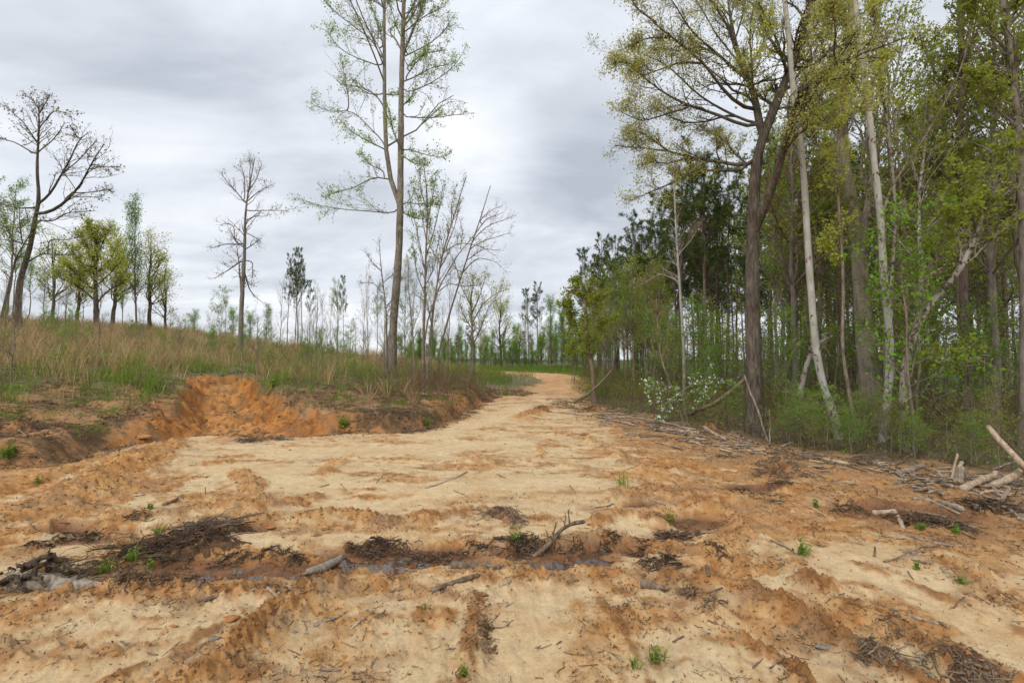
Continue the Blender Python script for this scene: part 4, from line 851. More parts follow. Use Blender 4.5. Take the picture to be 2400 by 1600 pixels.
hero('straight_tree', 'straight grey-brown trunk to the right of the mottled crooked tree', [
 ([(2268,1008),(2262,812),(2258,634),(2253,500),(2245,350),(2255,200),(2250,40),(2245,-100)], 19, 10, 't.45')]+
 [(p, 7, 2, '') for p in ([(2255,560),(2310,520),(2390,500)], [(2250,450),(2190,380),(2140,300)], [(2250,300),(2320,220),(2380,120)], [(2252,240),(2190,170),(2150,60)], [(2256,640),(2200,600),(2150,590)])],
 D=12.5, barkm=B_PINE, leafm=L_OLI, leafsize=.085, lv=((18, .5), (8, .45)), leafper=6, seed=24, flare=1.2, depth=.9)
hero('right_edge_tree', 'dark trunk with vines at the upper right edge of the picture', [
 ([(2398,1100),(2400,800),(2400,600),(2392,380),(2380,220),(2352,22),(2345,-100)], 18, 12, 't.5')]+
 [(p, 6, 2, '') for p in ([(2385,300),(2330,250),(2290,180)], [(2370,130),(2310,60),(2270,-20)], [(2392,400),(2330,420),(2260,470)], [(2360,60),(2400,0),(2450,-60)])],
 D=10.5, barkm=B_GREY, leafm=L_OLI, leafsize=.075, lv=((18, .5), (8, .45)), leafper=6, seed=25, flare=1.2, depth=.8)
hero('pale_sapling', 'slim pale crooked stem between the two white sycamores', [
 ([(2008,1012),(1990,924),(1972,812),(1978,678),(1970,544),(1960,402),(1966,304),(1975,200)], 8, 4, 't.4'), ([(1975,620),(1940,590),(1920,560)], 3, 1, '')],
 D=10.4, barkm=B_THIN, leafm=L_YEL, leafsize=.065, lv=((14, .28), (6, .5)), leafper=9, seed=26, flare=1.12)
hero('bent_tree', 'short bent grey trunk with a broken limb, right of the big forked oak', [
 ([(1872,985),(1878,902),(1896,835),(1915,806),(1968,777)], 17, 5, 't.6'), ([(1896,835),(1900,760),(1905,690)], 5, 2, ''), ([(1923,803),(1945,825),(1955,850)], 4, 1, 'n')],
 D=11.9, barkm=B_MOT, leafm=L_OLI, leafsize=.06, lv=((9, .4), (5, .5)), leafper=4, seed=27, flare=1.15)
hero('pale_birch', 'thin white-stemmed tree in front of the pines, left of the big forked oak', [
 ([(1604,948),(1602,802),(1593,668),(1584,534),(1580,440),(1578,400)], 8, 3, 't.5'), ([(1592,660),(1550,640),(1500,670)], 2.5, 1, ''), ([(1588,600),(1620,560),(1640,520)], 2.5, 1, '')],
 D=19, barkm=B_SYC, leafm=L_RED, leafsize=.06, lv=((14, .3), (5, .5)), leafper=3, seed=28, flare=1.1)
hero('curved_pole', 'thin pale bent stem leaning in front of the white dogwood blossom', [
 ([(1602,995),(1585,930),(1570,900),(1548,837),(1541,757),(1538,700)], 5, 2, 't.5')], D=13.5, barkm=B_THIN, leafm=L_RED, leafsize=.05, lv=((10, .35), (4, .5)), leafper=3, seed=29, flare=1.1)
hero('reddish_tree', 'slender tree with reddish-brown budding crown behind the forked oak', [
 ([(1862,960),(1868,760),(1862,600),(1870,480),(1880,420)], 10, 3, 't.4')]+[(p, 5, 1, '') for p in ([(1865,560),(1920,480),(1980,430)], [(1868,500),(1900,420),(1940,350)], [(1866,600),(1820,520),(1790,440)], [(1868,540),(1930,520),(1990,520)], [(1872,460),(1850,400),(1860,350)])],
 D=16, barkm=B_PINE, leafm=L_RED, leafsize=.08, lv=((14, .5), (7, .45)), leafper=4, seed=30, depth=.9)
# dogwood in flower
dw = hero('dogwood_tree', 'small dogwood with white blossom at the edge of the wood, left of the forked oak', [
 ([(1612,985),(1600,950),(1590,925),(1560,905),(1520,910)], 4, 1.4, 't.3')]+[(p, 2.6, 1, '') for p in ([(1595,935),(1560,940),(1525,935)], [(1590,925),(1620,900),(1670,890),(1720,892)], [(1600,950),(1570,965),(1540,975)], [(1605,960),(1640,945),(1665,920)], [(1595,930),(1640,915),(1680,905)], [(1570,907),(1540,900),(1510,898)])],
 D=13.4, barkm=B_THIN, leafm=L_WHITE, leafsize=.085, lv=((8, .4), (3, .5)), leafper=2, seed=31, flare=1.1, up=.02, spread=.03, crown='blossom')
_c = [c for c in dw.children if c.name.startswith('branches')][0]
_v = np.empty(len(_c.data.vertices)*3, np.float32); _c.data.vertices.foreach_get('co', _v); _v = _v.reshape(-1, 3)[rng.randint(0, len(_v)//3, 700)]
V, Q, a = leafcards(_v.astype(float)+rng.randn(700, 3)*.04, .08, rng, .6); A_ = Acc(); A_.add(V, Q, None, a); link('crown', A_.mesh('crown', L_GRN, False), dw)

# ------------------------------------------------------------------ the wood: a few built trees, copied one by one
def proto_leafy(seed, Ht=13., r=.11, crown0=.4, leafm=L_GRN, barkm=B_THIN, nlimb=40, llen=.27, lsize=.11, per=9, up=.25, lv2=8, forked=False, vol=1.):
    rg_ = np.random.RandomState(seed); n = 16; z = np.linspace(0, Ht, n)
    P = np.stack([np.cumsum(rg_.randn(n)*.05*Ht/13), np.cumsum(rg_.randn(n)*.05*Ht/13), z-.2], 1); P[:2, :2] = 0
    R = np.linspace(r, r*.15, n); R[0] *= 1.35
    TR = Acc(); TR.tube(P[None], R[None], 8)
    C, RC = children(P[None], R[None], nlimb, rg_, crown0, .98, (.5, 1.1), (llen*.6, llen), .3, up, .14, 7, rr=.45)
    TR.tube(C, RC, 4); C2, R2 = children(C, RC, lv2, rg_, .2, 1, (.4, .9), (.35, .55), .4, up*.5, .2, 4, rr=.5); TR.tube(C2, np.maximum(R2, .006), 3)
    CR = Acc(); V, Q, a = leaves(np.concatenate([C2, C[:, 3:]]), per, lsize, rg_, .11*vol, .65, .1); CR.add(V, Q, None, a)
    return [('trunk', TR.mesh('trunk', barkm)), ('crown', CR.mesh('crown', leafm, False))]
def proto_pine(seed, Ht=14., r=.12, crown0=.5):
    rg_ = np.random.RandomState(seed); n = 14; z = np.linspace(0, Ht, n)
    P = np.stack([np.cumsum(rg_.randn(n)*.04), np.cumsum(rg_.randn(n)*.04), z-.2], 1); P[:2, :2] = 0
    R = np.linspace(r, r*.2, n); R[0] *= 1.25; TR = Acc(); TR.tube(P[None], R[None], 8)
    C, RC = children(P[None], R[None], 46, rg_, crown0, .99, (.9, 1.35), (.13, .19), .3, .22, .14, 6, rr=.3); TR.tube(C, RC, 4)
    # dead stubs lower down
    Cd, Rd = children(P[None], R[None], 12, rg_, .2, crown0, (1.1, 1.5), (.05, .10), .3, -.05, .1, 3, rr=.15); TR.tube(Cd, Rd, 3)
    C2, R2 = children(C, RC, 6, rg_, .3, 1, (.4, .9), (.3, .45), .5, .2, .15, 3, rr=.5); TR.tube(C2, np.maximum(R2, .006), 3)
    ctr = np.concatenate([C2[:, -1], C2[:, 1], C[:, -1], C[:, -2]]); ctr = ctr[rg_.rand(len(ctr)) < .95]; m = 15; c = np.repeat(ctr, m, axis=0)
    d = unit(rg_.randn(len(c), 3)+np.array([0, 0, .35])); w = unit(np.cross(d, rg_.randn(len(c), 3)))*.014
    l = (.15+.14*rg_.rand(len(c)))[:, None]; V = np.stack([c+d*.01-w, c+d*.01+w, c+d*l], 1).reshape(-1, 3)
    CR = Acc(); CR.add(V, None, np.arange(len(V)).reshape(-1, 3), np.repeat(np.repeat(rg_.rand(len(ctr)), m), 3))
    return [('trunk', TR.mesh('trunk', B_PINE)), ('crown', CR.mesh('crown', L_PINE, False))]
PR = dict(
 g=[proto_leafy(101), proto_leafy(102, crown0=.45, up=.1)], o=[proto_leafy(103, leafm=L_OLI, up=.05, nlimb=38), proto_leafy(104, leafm=L_OLI, barkm=B_GREY, crown0=.3, llen=.3, up=.0)],
 y=[proto_leafy(105, Ht=9, r=.16, crown0=.22, leafm=L_YEL, barkm=B_OAK, nlimb=30, llen=.42, lsize=.12, up=.2, per=11, vol=1.9)], p=[proto_pine(111), proto_pine(112, crown0=.58), proto_pine(113, crown0=.45)],
 u=[proto_leafy(106, Ht=4.5, r=.03, crown0=.15, leafm=L_GRN, nlimb=22, llen=.38, lsize=.075, per=9, up=.05, lv2=7), proto_leafy(107, Ht=5., r=.03, crown0=.2, leafm=L_OLI, nlimb=22, llen=.36, lsize=.075, per=5, up=.0, lv2=6)],
 b=[proto_leafy(108, Ht=9., r=.07, crown0=.25, leafm=L_BUD, nlimb=24, llen=.3, lsize=.05, per=2, up=.3, lv2=8)],
 c=[proto_leafy(109, Ht=9., r=.10, crown0=.2, leafm=L_GRN, nlimb=50, llen=.3, lsize=.095, per=10, up=.3, lv2=9, vol=1.5)])
_ti = [0]
def plant(kind, x, y, s=1., name='tree', label='', group=None, z=None, sx=None):
    _ti[0] += 1; pr = PR[kind][_ti[0] % len(PR[kind])]
    r_ = bpy.data.objects.new(name, None); COL.objects.link(r_); r_.empty_display_size = .3
    r_.location = (x, y, hz(x, y)[0] if z is None else z); r_.rotation_euler = (rng.uniform(-.03, .03), rng.uniform(-.03, .03), rng.rand()*6.28)
    sx = sx or s*rng.uniform(.9, 1.1); r_.scale = (sx, sx, s)
    for nm, me in pr: link(nm, me, r_)
    tag(r_, label, 'tree', group); return r_
def XY(px, Y): return ((px-1200)/F*Y/1.0, Y)

def place(px):
    return ('at the left end of the wood' if px < 1500 else 'left of the forked oak' if px < 1735 else 'right behind the forked oak' if px < 1850 else 'between the forked oak and the white sycamores' if px < 1990
            else 'behind the white sycamores' if px < 2105 else 'right of the white sycamores' if px < 2250 else 'near the right edge of the picture')
def away(y): return 'nearest' if y < 20 else 'middle-distance' if y < 32 else 'distant'
# pines that stand out, by where their tops show
for px, Y, s, lb in [(1372,68,1.0,'tiny pine top right of the vine-covered tree'), (1405,60,1.0,'small pine top between the vine-covered tree and the row of pines'), (1440,50,1.0,'small far pine at the left end of the row of pines'), (1505,43,1.0,'pine second from the left in the stepped row of tops'),
                     (1545,37,1.02,'pine whose dark top stands above the white-stemmed tree on its left'), (1592,31.5,1.0,'tall pine just left of the forked oak crown'), (1655,27,1.02,'dark tall pine right behind the left boughs of the forked oak')]:
    x, y = XY(px, Y); plant('p', x, y, s, 'pine_tree', lb)
PG = 'pines of the plantation on the right'
for i in range(14):
    for j in range(14):
        x = 11.2+i*2.9+rng.uniform(-.8, .8)+(j % 2)*1.2; y = 21+j*3.0+rng.uniform(-.9, .9)
        if rng.rand() < .22 or x/y > 1.15 or (i > 6 and rng.rand() < .45): continue
        plant('p', x, y, rng.uniform(.85, 1.1), 'pine_tree', away(y)+' straight dark pine of the plantation '+place(1200+F*x/y), PG)
# broadleaved trees through the wood
DG = 'green broadleaved trees filling the wood'
pts = []
for _ in range(900):
    x = rng.uniform(7.5, 38); y = rng.uniform(12, 36)
    if x/y > 1.2 or x/y < .53: continue
    if inside(np.array([x]), np.array([y]), FOREST)[0] and all((x-a)**2+(y-b)**2 > 5.2 for a, b in pts): pts.append((x, y))
    if len(pts) > 60: break
for i, (x, y) in enumerate(pts):
    k = 'g' if rng.rand() < .4 else 'o'
    plant(k, x, y, rng.uniform(.75, 1.12), 'broadleaf_tree', ('fresh green' if k == 'g' else 'olive green')+' slim tree in the wood, '+away(y)+' '+place(1200+F*x/y), DG)
# understory saplings
UG = 'leafy saplings under the trees of the wood'
n = 0
for _ in range(1200):
    x = rng.uniform(5, 26); y = rng.uniform(8.5, 34)
    if x/y > 1.15 or not inside(np.array([x]), np.array([y]), FOREST)[0] or (y < 13 and x/y < .75) or dpoly(np.array([x]), np.array([y]), FEDGE)[0] < 1.0: continue
    plant('u', x, y, rng.uniform(.5, 1.2), 'sapling', away(y*1.3)+' leafy sapling beneath the trees, '+place(1200+F*x/y), UG); n += 1
    if n > 105: break
for i in range(46):
    px = rng.uniform(1780, 2390) if i < 34 else rng.uniform(1400, 1760); fe = np.interp(px, [1370,1450,1620,1780,1900,2050,2200,2330,2400], [945,968,1003,1045,1062,1085,1095,1112,1130]) - abs(rng.randn())*32 - 3
    c_ = hit(px, fe); plant('u', c_[0], c_[1], rng.uniform(.14, .30), 'shrub', 'low leafy shrub edging the wood, '+place(px), 'low green shrubs along the front of the wood', sx=rng.uniform(.22, .38))
for i in range(36):
    y = rng.uniform(27, 62); x = rng.uniform(5.8, 11.5)+rng.uniform(0, 5)*(y > 40)
    if x/y > .42: continue
    plant(['o', 'g', 'c', 'o'][i % 4], x, y, rng.uniform(.36, .62)+.12*(y > 42), 'young_tree', ['olive', 'green', 'bushy', 'slim olive'][i % 4]+' young tree in front of the pines, '+('beside the road bend' if x/y < .18 else 'right of the vine-covered tree' if x/y < .27 else 'near the thin white-stemmed tree'), 'young trees in the belt between the road and the pines')
# roadside greenery, right of the road towards the bend
for px, Y, k, s, lb in [(1410,27,'o',.42,'bushy green young tree just right of the vine-covered tree'), (1346,34,'c',.42,'leafy green young tree behind the vine-covered tree'), (1470,30,'g',.55,'green young tree in front of the stepped pines'),
     (1490,33,'y',.85,'yellow-green tree showing between the pines'), (1322,42,'c',.6,'bright green tree on the right where the road bends'), (1290,44,'c',.72,'green tree just left of the road bend opening'), (1262,60,'p',.75,'small pine left of the bright green tree at the road bend'),
     (1240,62,'p',.72,'small dark pine right of the round yellow-green oak'), (1226,55,'b',.9,'bare grey tree beside the small far pines'), (1400,38,'p',.8,'pine behind the bushy green roadside trees'), (1370,44,'p',.8,'pine partly hidden behind the vine-covered tree'), (1435,33,'o',.62,'olive young tree behind the roadside bushes'), (1530,27,'o',.6,'olive young tree low in front of the pines'),
     (1176,52,'y',.92,'round yellow-green oak standing left of the road bend')]:
    x, y = XY(px, Y); plant(k, x, y, s, 'pine_tree' if k == 'p' else 'roadside_tree' if k != 'y' else 'oak_tree', lb)
n = 0
for _ in range(900):
    px = rng.uniform(5, 1120); Y = rng.uniform(11, 27); x, y = XY(px, Y)
    m_ = look(np.array([x]), np.array([y]), ['dL', 'gul'])
    if m_['dL'][0] < 1.6 or m_['gul'][0] > .1 or rng.rand() < .35*(px < 500): continue
    plant('u' if rng.rand() < .75 else 'b', x, y, rng.uniform(.12, .42), 'shrub', 'young shrub in the grass of the left rise, '+('above the far left bank' if px < 330 else 'above the orange gully' if px < 600 else 'between the gully and the twin-trunked tree' if px < 880 else 'around the foot of the twin-trunked tree'), 'young shrubs in the grass of the left rise', sx=rng.uniform(.18, .34)); n += 1
    if n > 120: break
# far line of trees behind the field
FG = 'far line of trees beyond the field'
for i in range(84):
    px = 895+i*6.4+rng.uniform(-8, 8); Y = rng.uniform(62, 95); k = rng.choice(['c', 'y', 'c', 'p', 'o', 'b'])
    hgt = {'c': 9, 'y': 9, 'p': 14, 'o': 13, 'b': 9}[k]; want = (rng.uniform(50, 98) + (max(0, px-1200)*.28))/F*Y
    x, y = XY(px, Y); plant(k, x, y, want/hgt, 'far_tree', {'c': 'far green', 'y': 'far yellow-green', 'p': 'far dark pine', 'o': 'far olive', 'b': 'far bare'}[k]+' tree in the line beyond the field at the centre', FG)
for i in range(60):
    px = 930+i*7.6+rng.uniform(-6, 6); Y = rng.uniform(44, 64); x, y = XY(px, Y)
    if dpoly(np.array([x]), np.array([y]), ROAD)[0] < 2.6: continue
    plant('c', x, y, rng.uniform(.2, .42), 'far_shrub', 'low green shrub at the foot of the far trees, '+('left' if px < 1090 else 'right' if px > 1250 else 'middle')+' part of the line', 'shrubs below the far trees', sx=rng.uniform(.4, .65))
# trees on and behind the left rise
def crest(px, Y, toppy, k, name, lb, grp=None, sx=None):
    x, y = XY(px, Y); z = hz(x, y)[0]; top = CAMZ + ray(px, toppy)[2]*Y; hgt = {'c': 9, 'y': 9, 'p': 14, 'o': 13, 'b': 9, 'g': 13, 'u': 4.7}[k]
    s = (top-z)/hgt; plant(k, x, y, s, name, lb, grp, z, sx=(sx*s if sx else None))
crest(318, 38, 482, 'c', 'conical_tree', 'light green conical tree rising above the round oaks on the left skyline', sx=.75)
crest(350, 40, 560, 'y', 'oak_tree', 'second round yellow-green oak, right of the conical green tree', sx=1.3)
crest(285, 41, 600, 'c', 'ivy_tree', 'ivy-covered green tree between the two round oaks', sx=.6)
crest(262, 42, 560, 'y', 'oak_tree', 'yellow-green oak overlapping behind the round oak on its right', sx=1.35)
crest(178, 40, 585, 'y', 'oak_tree', 'yellow-green oak overlapping the round oak on its left', sx=1.3)
crest(385, 43, 628, 'y', 'oak_tree', 'broad yellow-green oak at the right end of the left tree group', sx=1.2)
crest(120, 44, 560, 'y', 'oak_tree', 'yellow-green oak behind the large leaning tree', sx=1.1)
for px, Y, ty in [(10, 33, 430), (60, 40, 600), (150, 38, 640), (190, 44, 650), (100, 36, 620), (-40, 30, 420), (30, 28, 560)]:
    crest(px, Y, ty, 'g' if px < 70 else 'o', 'background_tree', ('taller' if ty < 500 else 'lower')+' green tree behind the large leaning tree at the far left', 'trees behind the large leaning tree')
crest(516, 30, 660, 'u', 'small_tree', 'small thin-leaved tree just left of the tall bare crest tree', sx=.7)
crest(490, 33, 700, 'u', 'small_tree', 'tiny tree left of the tall bare crest tree', sx=.5)
crest(620, 45, 722, 'c', 'small_tree', 'small round bright green tree right of the tall bare crest tree')
for px, Y, ty in [(672, 34, 600), (690, 35, 585), (708, 34, 600), (698, 36, 620), (725, 35, 660)]:
    crest(px, Y, ty, 'p', 'slim_pine', 'slim pine in the tight cluster of pines on the left skyline', 'cluster of slim pines on the left skyline', sx=.62)
crest(655, 36, 650, 'b', 'bare_tree', 'bare twiggy tree at the left side of the slim pine cluster', sx=.8)
crest(790, 32, 660, 'g', 'small_tree', 'slim tree with bright green crown right of the pine cluster', sx=.75)
crest(806, 33, 650, 'p', 'slim_pine', 'single small pine right of the bright green slim tree', sx=.5)
crest(882, 30, 672, 'g', 'small_tree', 'narrow green tree close left of the twin-trunked tree', sx=.7)
crest(850, 29, 700, 'b', 'bare_tree', 'bare tree between the slim green tree and the twin-trunked tree', sx=1.)
for px, Y, ty in [(396, 60, 722), (430, 55, 738), (460, 58, 735), (545, 50, 730), (585, 52, 740), (640, 50, 745), (740, 48, 760), (770, 45, 740), (820, 44, 745), (835, 40, 760), (860, 42, 770), (905, 40, 765), (560, 47, 720)]:
    crest(px, Y, ty, rng.choice(['c', 'b', 'o']), 'background_tree', 'small tree showing low over the dry grass of the crest', 'small trees low behind the crest')
for px, Y, ty in [(965, 26, 640), (1010, 28, 660), (1050, 27, 620), (1075, 30, 700), (1035, 24, 700), (990, 33, 690), (1130, 34, 740), (950, 24, 600)]:
    crest(px, Y, ty, rng.choice(['b', 'b', 'o']), 'thin_tree', 'thin bare-stemmed tree in the gap behind the slender clump', 'thin trees behind the slender clump', sx=.6)

# ------------------------------------------------------------------ fallen wood, sticks, roots
def wood(name, label, pts, w0, w1=None, mat=B_DEAD, cat='stick', group=None, lift=0., sub=0, broken=True, flatk=1., prof=None):
    """a fallen piece of wood: photo points (px, py) lie on the ground, (px, py, Y) at that distance; widths in photo px"""
    w1 = w1 or w0*.75; G = []
    for p in pts:
        if len(p) == 3: G.append(atY(*p))
        else: G.append(hit(*p))
    G = np.array(G); Ym = G[:, 1].mean(); r0, r1_ = w0/2/F*Ym, w1/2/F*Ym
    for i, p in enumerate(pts):
        if len(p) == 2: G[i, 2] += max(r0, r1_)*.45+lift
    o0 = G.mean(0); rg_ = np.random.RandomState(int(abs(pts[0][0]*7+pts[0][1])) % 9999); k = 12
    P = resample(G-o0, k); L_ = np.linalg.norm(P[-1]-P[0]); P[1:-1] += np.cumsum(rg_.randn(k-2, 3)*.006*L_, 0)*np.array([1, 1, .4])
    R = np.linspace(r0, r1_, k)*(1+.10*rg_.randn(k))
    if prof: R = R*np.interp(np.linspace(0, 1, k), np.linspace(0, 1, len(prof)), prof)
    s = 10 if w0 > 6 else 6
    V, Q = tubes(P[None], R[None], s); cen = np.repeat(P, s, axis=0); ph = fbm(V[:, 0]*3+V[:, 2], V[:, 1]*3-V[:, 2], max(r0*3, .01), 3, 501)
    V = cen+(V-cen)*(1+.16*ph[:, None])*np.array([1, 1, flatk]); n = len(V)
    e0, e1 = P[0]-unit(P[1]-P[0])*r0*.3, P[-1]+unit(P[-1]-P[-2])*r1_*(.3 if not broken else 1.1)
    V = np.vstack([V, [e0, e1]])
    T = [(n, (i+1) % s, i) for i in range(s)] + [(n+1, (k-1)*s+i, (k-1)*s+(i+1) % s) for i in range(s)]
    me = mesh_np(name, V, Q, T, mat, s > 6)
    if sub:
        root = bpy.data.objects.new(name, None); COL.objects.link(root); root.location = o0; root.empty_display_size = .1
        link('stem', me, root); C, RC = children(P[None], R[None], sub, rg_, .2, 1, (.4, 1.1), (.25, .5), .4, .05, .25, 5, rr=.5)
        C2, RC2 = children(C, RC, 2, rg_, .3, 1, (.4, .9), (.3, .6), .4, 0, .3, 4, rr=.7); A_ = Acc(); A_.tube(C, RC, 4); A_.tube(C2, RC2, 3)
        link('twigs', A_.mesh('twigs', mat), root); tag(root, label, cat, group); return root
    return tag(link(name, me, loc=o0), label, cat, group)
S = wood
# left bank and sand
S('stick', 'white curved branch lying at the top right of the orange gully', [(571,887),(578,873),(609,867),(663,865)], 3, 1.5, B_DEAD)
S('stick', 'short pale stick crossing the curved branch above the gully', [(554,865),(576,874),(595,882)], 3, 2, B_DEAD)
S('stick', 'long pale stick on the grass at the left edge of the picture', [(-10,958),(25,940),(56,921)], 3, 2, B_DEAD)
S('stick', 'long curved pale branch sliding down the bank at far left', [(20,989),(68,1016),(92,1045),(104,1070)], 3, 2, B_DEAD)
S('stick', 'thin pale stick at the foot of the far left bank', [(296,1050),(303,1036),(310,1028)], 2.5, 1.5, B_DEAD)
S('stick', 'horizontal grey branch across the middle of the left bank', [(70,993),(130,992),(190,994)], 3, 2, B_STICK)
S('stick', 'forked pale stick below the gully edge on the left bank', [(168,963),(185,972),(200,962)], 3, 2, B_DEAD)
S('log', 'short grey log on the bank to the right of the twin-trunked tree', [(974,923),(1000,927)], 8, 7, B_DEAD, 'log')
S('stick', 'arched thin branch leaning in front of the twin-trunked tree', [(870,903),(915,888,17.),(960,882,17.2),(1003,880)], 3, 1.5, B_DEAD)
S('stick', 'straight grey stick leaning over the end of the bank', [(1022,900,15.6),(1048,925)], 3, 2, B_DEAD)
S('stick', 'dark twig across the foot of the orange gully', [(515,1010),(570,1010),(625,1014),(668,1024)], 2.5, 1.5, B_STICK)
S('stick', 'short dark stick lying on the pale sand at left', [(292,1168),(340,1160)], 4, 3, B_STICK)
S('bark_piece', 'thick piece of bark with a clod, on pale sand at left', [(384,1184),(400,1178),(416,1170)], 9, 6, B_LOG, 'bark')
S('stick', 'short upright twig poking out of the sand right of the bark piece', [(482,1159),(482,1140,hit(482,1159)[1])], 2.5, 1.5, B_STICK)
S('stick', 'long pale stick crossing the sand in the middle of the clearing', [(996,1144),(1042,1131),(1070,1120),(1095,1107)], 5, 3.5, B_PALE)
S('stick', 'tan stub lying right of the clay ridge on the sand', [(749,1141),(771,1136)], 5, 4, B_PALE)
S('stick', 'thin brown stick left of the stream in the upper clearing', [(1394,1190),(1420,1187),(1438,1180)], 3, 2, B_STICK)
S('stick', 'grey weathered stick near the middle right of the clearing', [(1520,1170),(1540,1176),(1558,1183)], 6, 4, B_DEAD)
# foreground
S('wood_slab', 'large tapered driftwood slab resting over the puddle at lower left centre', [(709,1358),(745,1342),(775,1325),(800,1310)], 32, 32, B_DEAD, 'wood', lift=.012, flatk=.62, prof=[.08,.35,.6,.85,1,1,.8,.25], broken=False)
S('log', 'bark-covered log in the mud at the centre foreground', [(1058,1330),(1110,1332),(1171,1334)], 19, 15, B_LOG, 'log')
S('log', 'grey straight log just below the bark-covered log', [(1013,1386),(1060,1370),(1121,1350)], 13, 11, B_LOG, 'log')
S('branch', 'bark-shedding branch angled up out of the mud beside the puddle', [(1250,1306),(1294,1278),(1318,1243,hit(1318,1262)[1]),(1345,1228,hit(1345,1255)[1]),(1369,1222,hit(1369,1252)[1])], 11, 9, B_LOG, 'branch', sub=3)
S('stick', 'pale stick bent in the middle on orange clay, below the driftwood slab', [(627,1378),(650,1392),(673,1409)], 6, 4, B_PALE)
S('stick', 'dark stick lying level just below the driftwood slab', [(650,1382),(680,1381),(707,1385)], 5, 4, B_STICK)
S('stick', 'short white bent stick below the level dark stick', [(752,1399),(762,1411),(763,1425)], 4, 3, B_PALE)
S('bark_piece', 'rough dark bark piece lying on sand at lower left', [(466,1412),(488,1405),(511,1397)], 11, 9, B_LOG, 'bark')
S('bark_piece', 'flat grey bark plate on the sand at lower centre left', [(736,1467),(765,1455),(800,1443)], 13, 5, B_DEAD, 'bark', flatk=.3)
S('wood_piece', 'tan pointed driftwood piece right of the grey bark plate', [(852,1450),(838,1462),(821,1476)], 9, 4, B_PALE, 'wood')
S('stick', 'long straight pale stick slanting over the sand at lower left', [(379,1537),(430,1496),(483,1454)], 4.5, 3, B_PALE)
S('stick', 'straight brown rod meeting the long pale stick at lower left', [(284,1503),(325,1521),(369,1535)], 5, 4, B_STICK)
S('log', 'half-buried smooth grey log at the bottom left', [(360,1598),(415,1562),(469,1528)], 22, 14, B_PALE, 'log', lift=-.03)
S('stick', 'red-brown stick lying level at the bottom edge left of centre', [(750,1569),(795,1570),(841,1579)], 6, 5, B_STICK)
S('twig', 'kinked dark twig in the sand below the two centre logs', [(905,1430),(870,1450),(860,1470),(858,1490)], 2.5, 1.5, B_STICK, 'twig')
S('root', 'curved brown root arching on the sand at bottom centre', [(1148,1469),(1178,1472),(1192,1464),(1203,1452)], 4, 2, B_STICK, 'root')
S('wood_piece', 'round tan wood knot on the sand right of the grey log', [(1171,1374),(1195,1364)], 13, 9, B_PALE, 'wood')
S('wood_piece', 'small brown chip on the sand below the puddle', [(1331,1366),(1354,1361)], 8, 6, B_STICK, 'wood')
S('wood_block', 'thick split wood block half buried at the right of centre foreground', [(1505,1373),(1535,1378),(1568,1384)], 24, 8, B_LOG, 'wood', broken=False)
S('stick', 'pale stick leaning out of the gully right of the puddle', [(1523,1302),(1556,1266)], 4, 3, B_PALE)
S('stick', 'short brown stick at the head of the right-hand rut', [(1654,1392),(1693,1377)], 5, 4, B_STICK)
S('stick', 'dark stick standing slanted on the rut edge', [(1638,1426),(1664,1401)], 4, 3, B_STICK)
S('stump_stub', 'dark upright wood stub on the clay at the head of the right rut', [(1661,1350),(1656,1324,hit(1661,1350)[1])], 10, 8, B_LOG, 'stub')
S('stick', 'long dark stick slanting on the clay beside the green weeds', [(1807,1267),(1846,1285),(1870,1300),(1892,1317)], 5, 3.5, B_STICK)
S('stick', 'short grey stick beside the long dark stick', [(1812,1261),(1838,1275)], 3, 2, B_DEAD)
S('stick', 'long pale straw-coloured stick across the mud at right', [(1820,1177),(1880,1182),(1905,1190),(1958,1223)], 4, 3, B_PALE)
S('stick', 'upper of two parallel pale sticks over the mud at right', [(1820,1172),(1875,1170)], 3, 2, B_PALE)
S('stick', 'small hooked root on the clay right of the ruts', [(1817,1335),(1828,1327),(1838,1324),(1838,1314)], 3, 2, B_STICK, 'root')
S('stick', 'brown twig across the right-hand ruts', [(1659,1454),(1682,1463),(1705,1472)], 5, 3, B_STICK)
S('stick', 'small dark driftwood piece at bottom right of centre', [(1578,1505),(1602,1491)], 6, 4, B_LOG)
S('stick', 'angled brown stick in the middle of the right-hand sand', [(1903,1361),(1938,1347)], 4, 3, B_STICK)
S('log', 'long smooth grey stick broken at the right end, on the sand at lower right', [(2086,1428),(2145,1449),(2198,1463)], 9, 6, B_DEAD, 'stick')
S('bark_piece', 'curled brown bark strip next to the long grey stick', [(2200,1458),(2225,1473)], 6, 4, B_STICK, 'bark')
S('stick', 'grey stick pointing down from the long grey stick', [(2100,1449),(2110,1470),(2124,1490)], 4, 3, B_DEAD)
S('stick', 'long white stick lying on the right-hand sand below the driftwood', [(2110,1250),(2168,1268),(2234,1280)], 6, 4.5, B_DEAD)
S('stick', 'half-buried grey stick under the wavy white one', [(2136,1312),(2179,1321),(2238,1338)], 6, 4, B_DEAD)
S('stick', 'wavy thin white stick lying across the half-buried grey stick', [(2186,1306),(2201,1324),(2208,1338),(2222,1351)], 4, 2.5, B_DEAD)
S('branch', 'dark forked dead branch with many twigs on the right-hand sand', [(2072,1317),(2100,1312),(2123,1297,hit(2123,1306)[1]),(2150,1286,hit(2150,1300)[1]),(2196,1281)], 5, 2.5, B_STICK, 'branch', sub=7)
S('stump_stub', 'short pointed brown stub standing in the right-hand sand', [(2050,1304),(2050,1281,hit(2050,1304)[1])], 6, 4, B_LOG, 'stub')
S('log', 'dark stick at the bottom right corner', [(2302,1556),(2340,1580),(2385,1612)], 7, 5, B_STICK, 'stick')
S('stick', 'grey stick slanting at the lower right bottom edge', [(2162,1568),(2175,1580),(2190,1596)], 6, 5, B_DEAD)
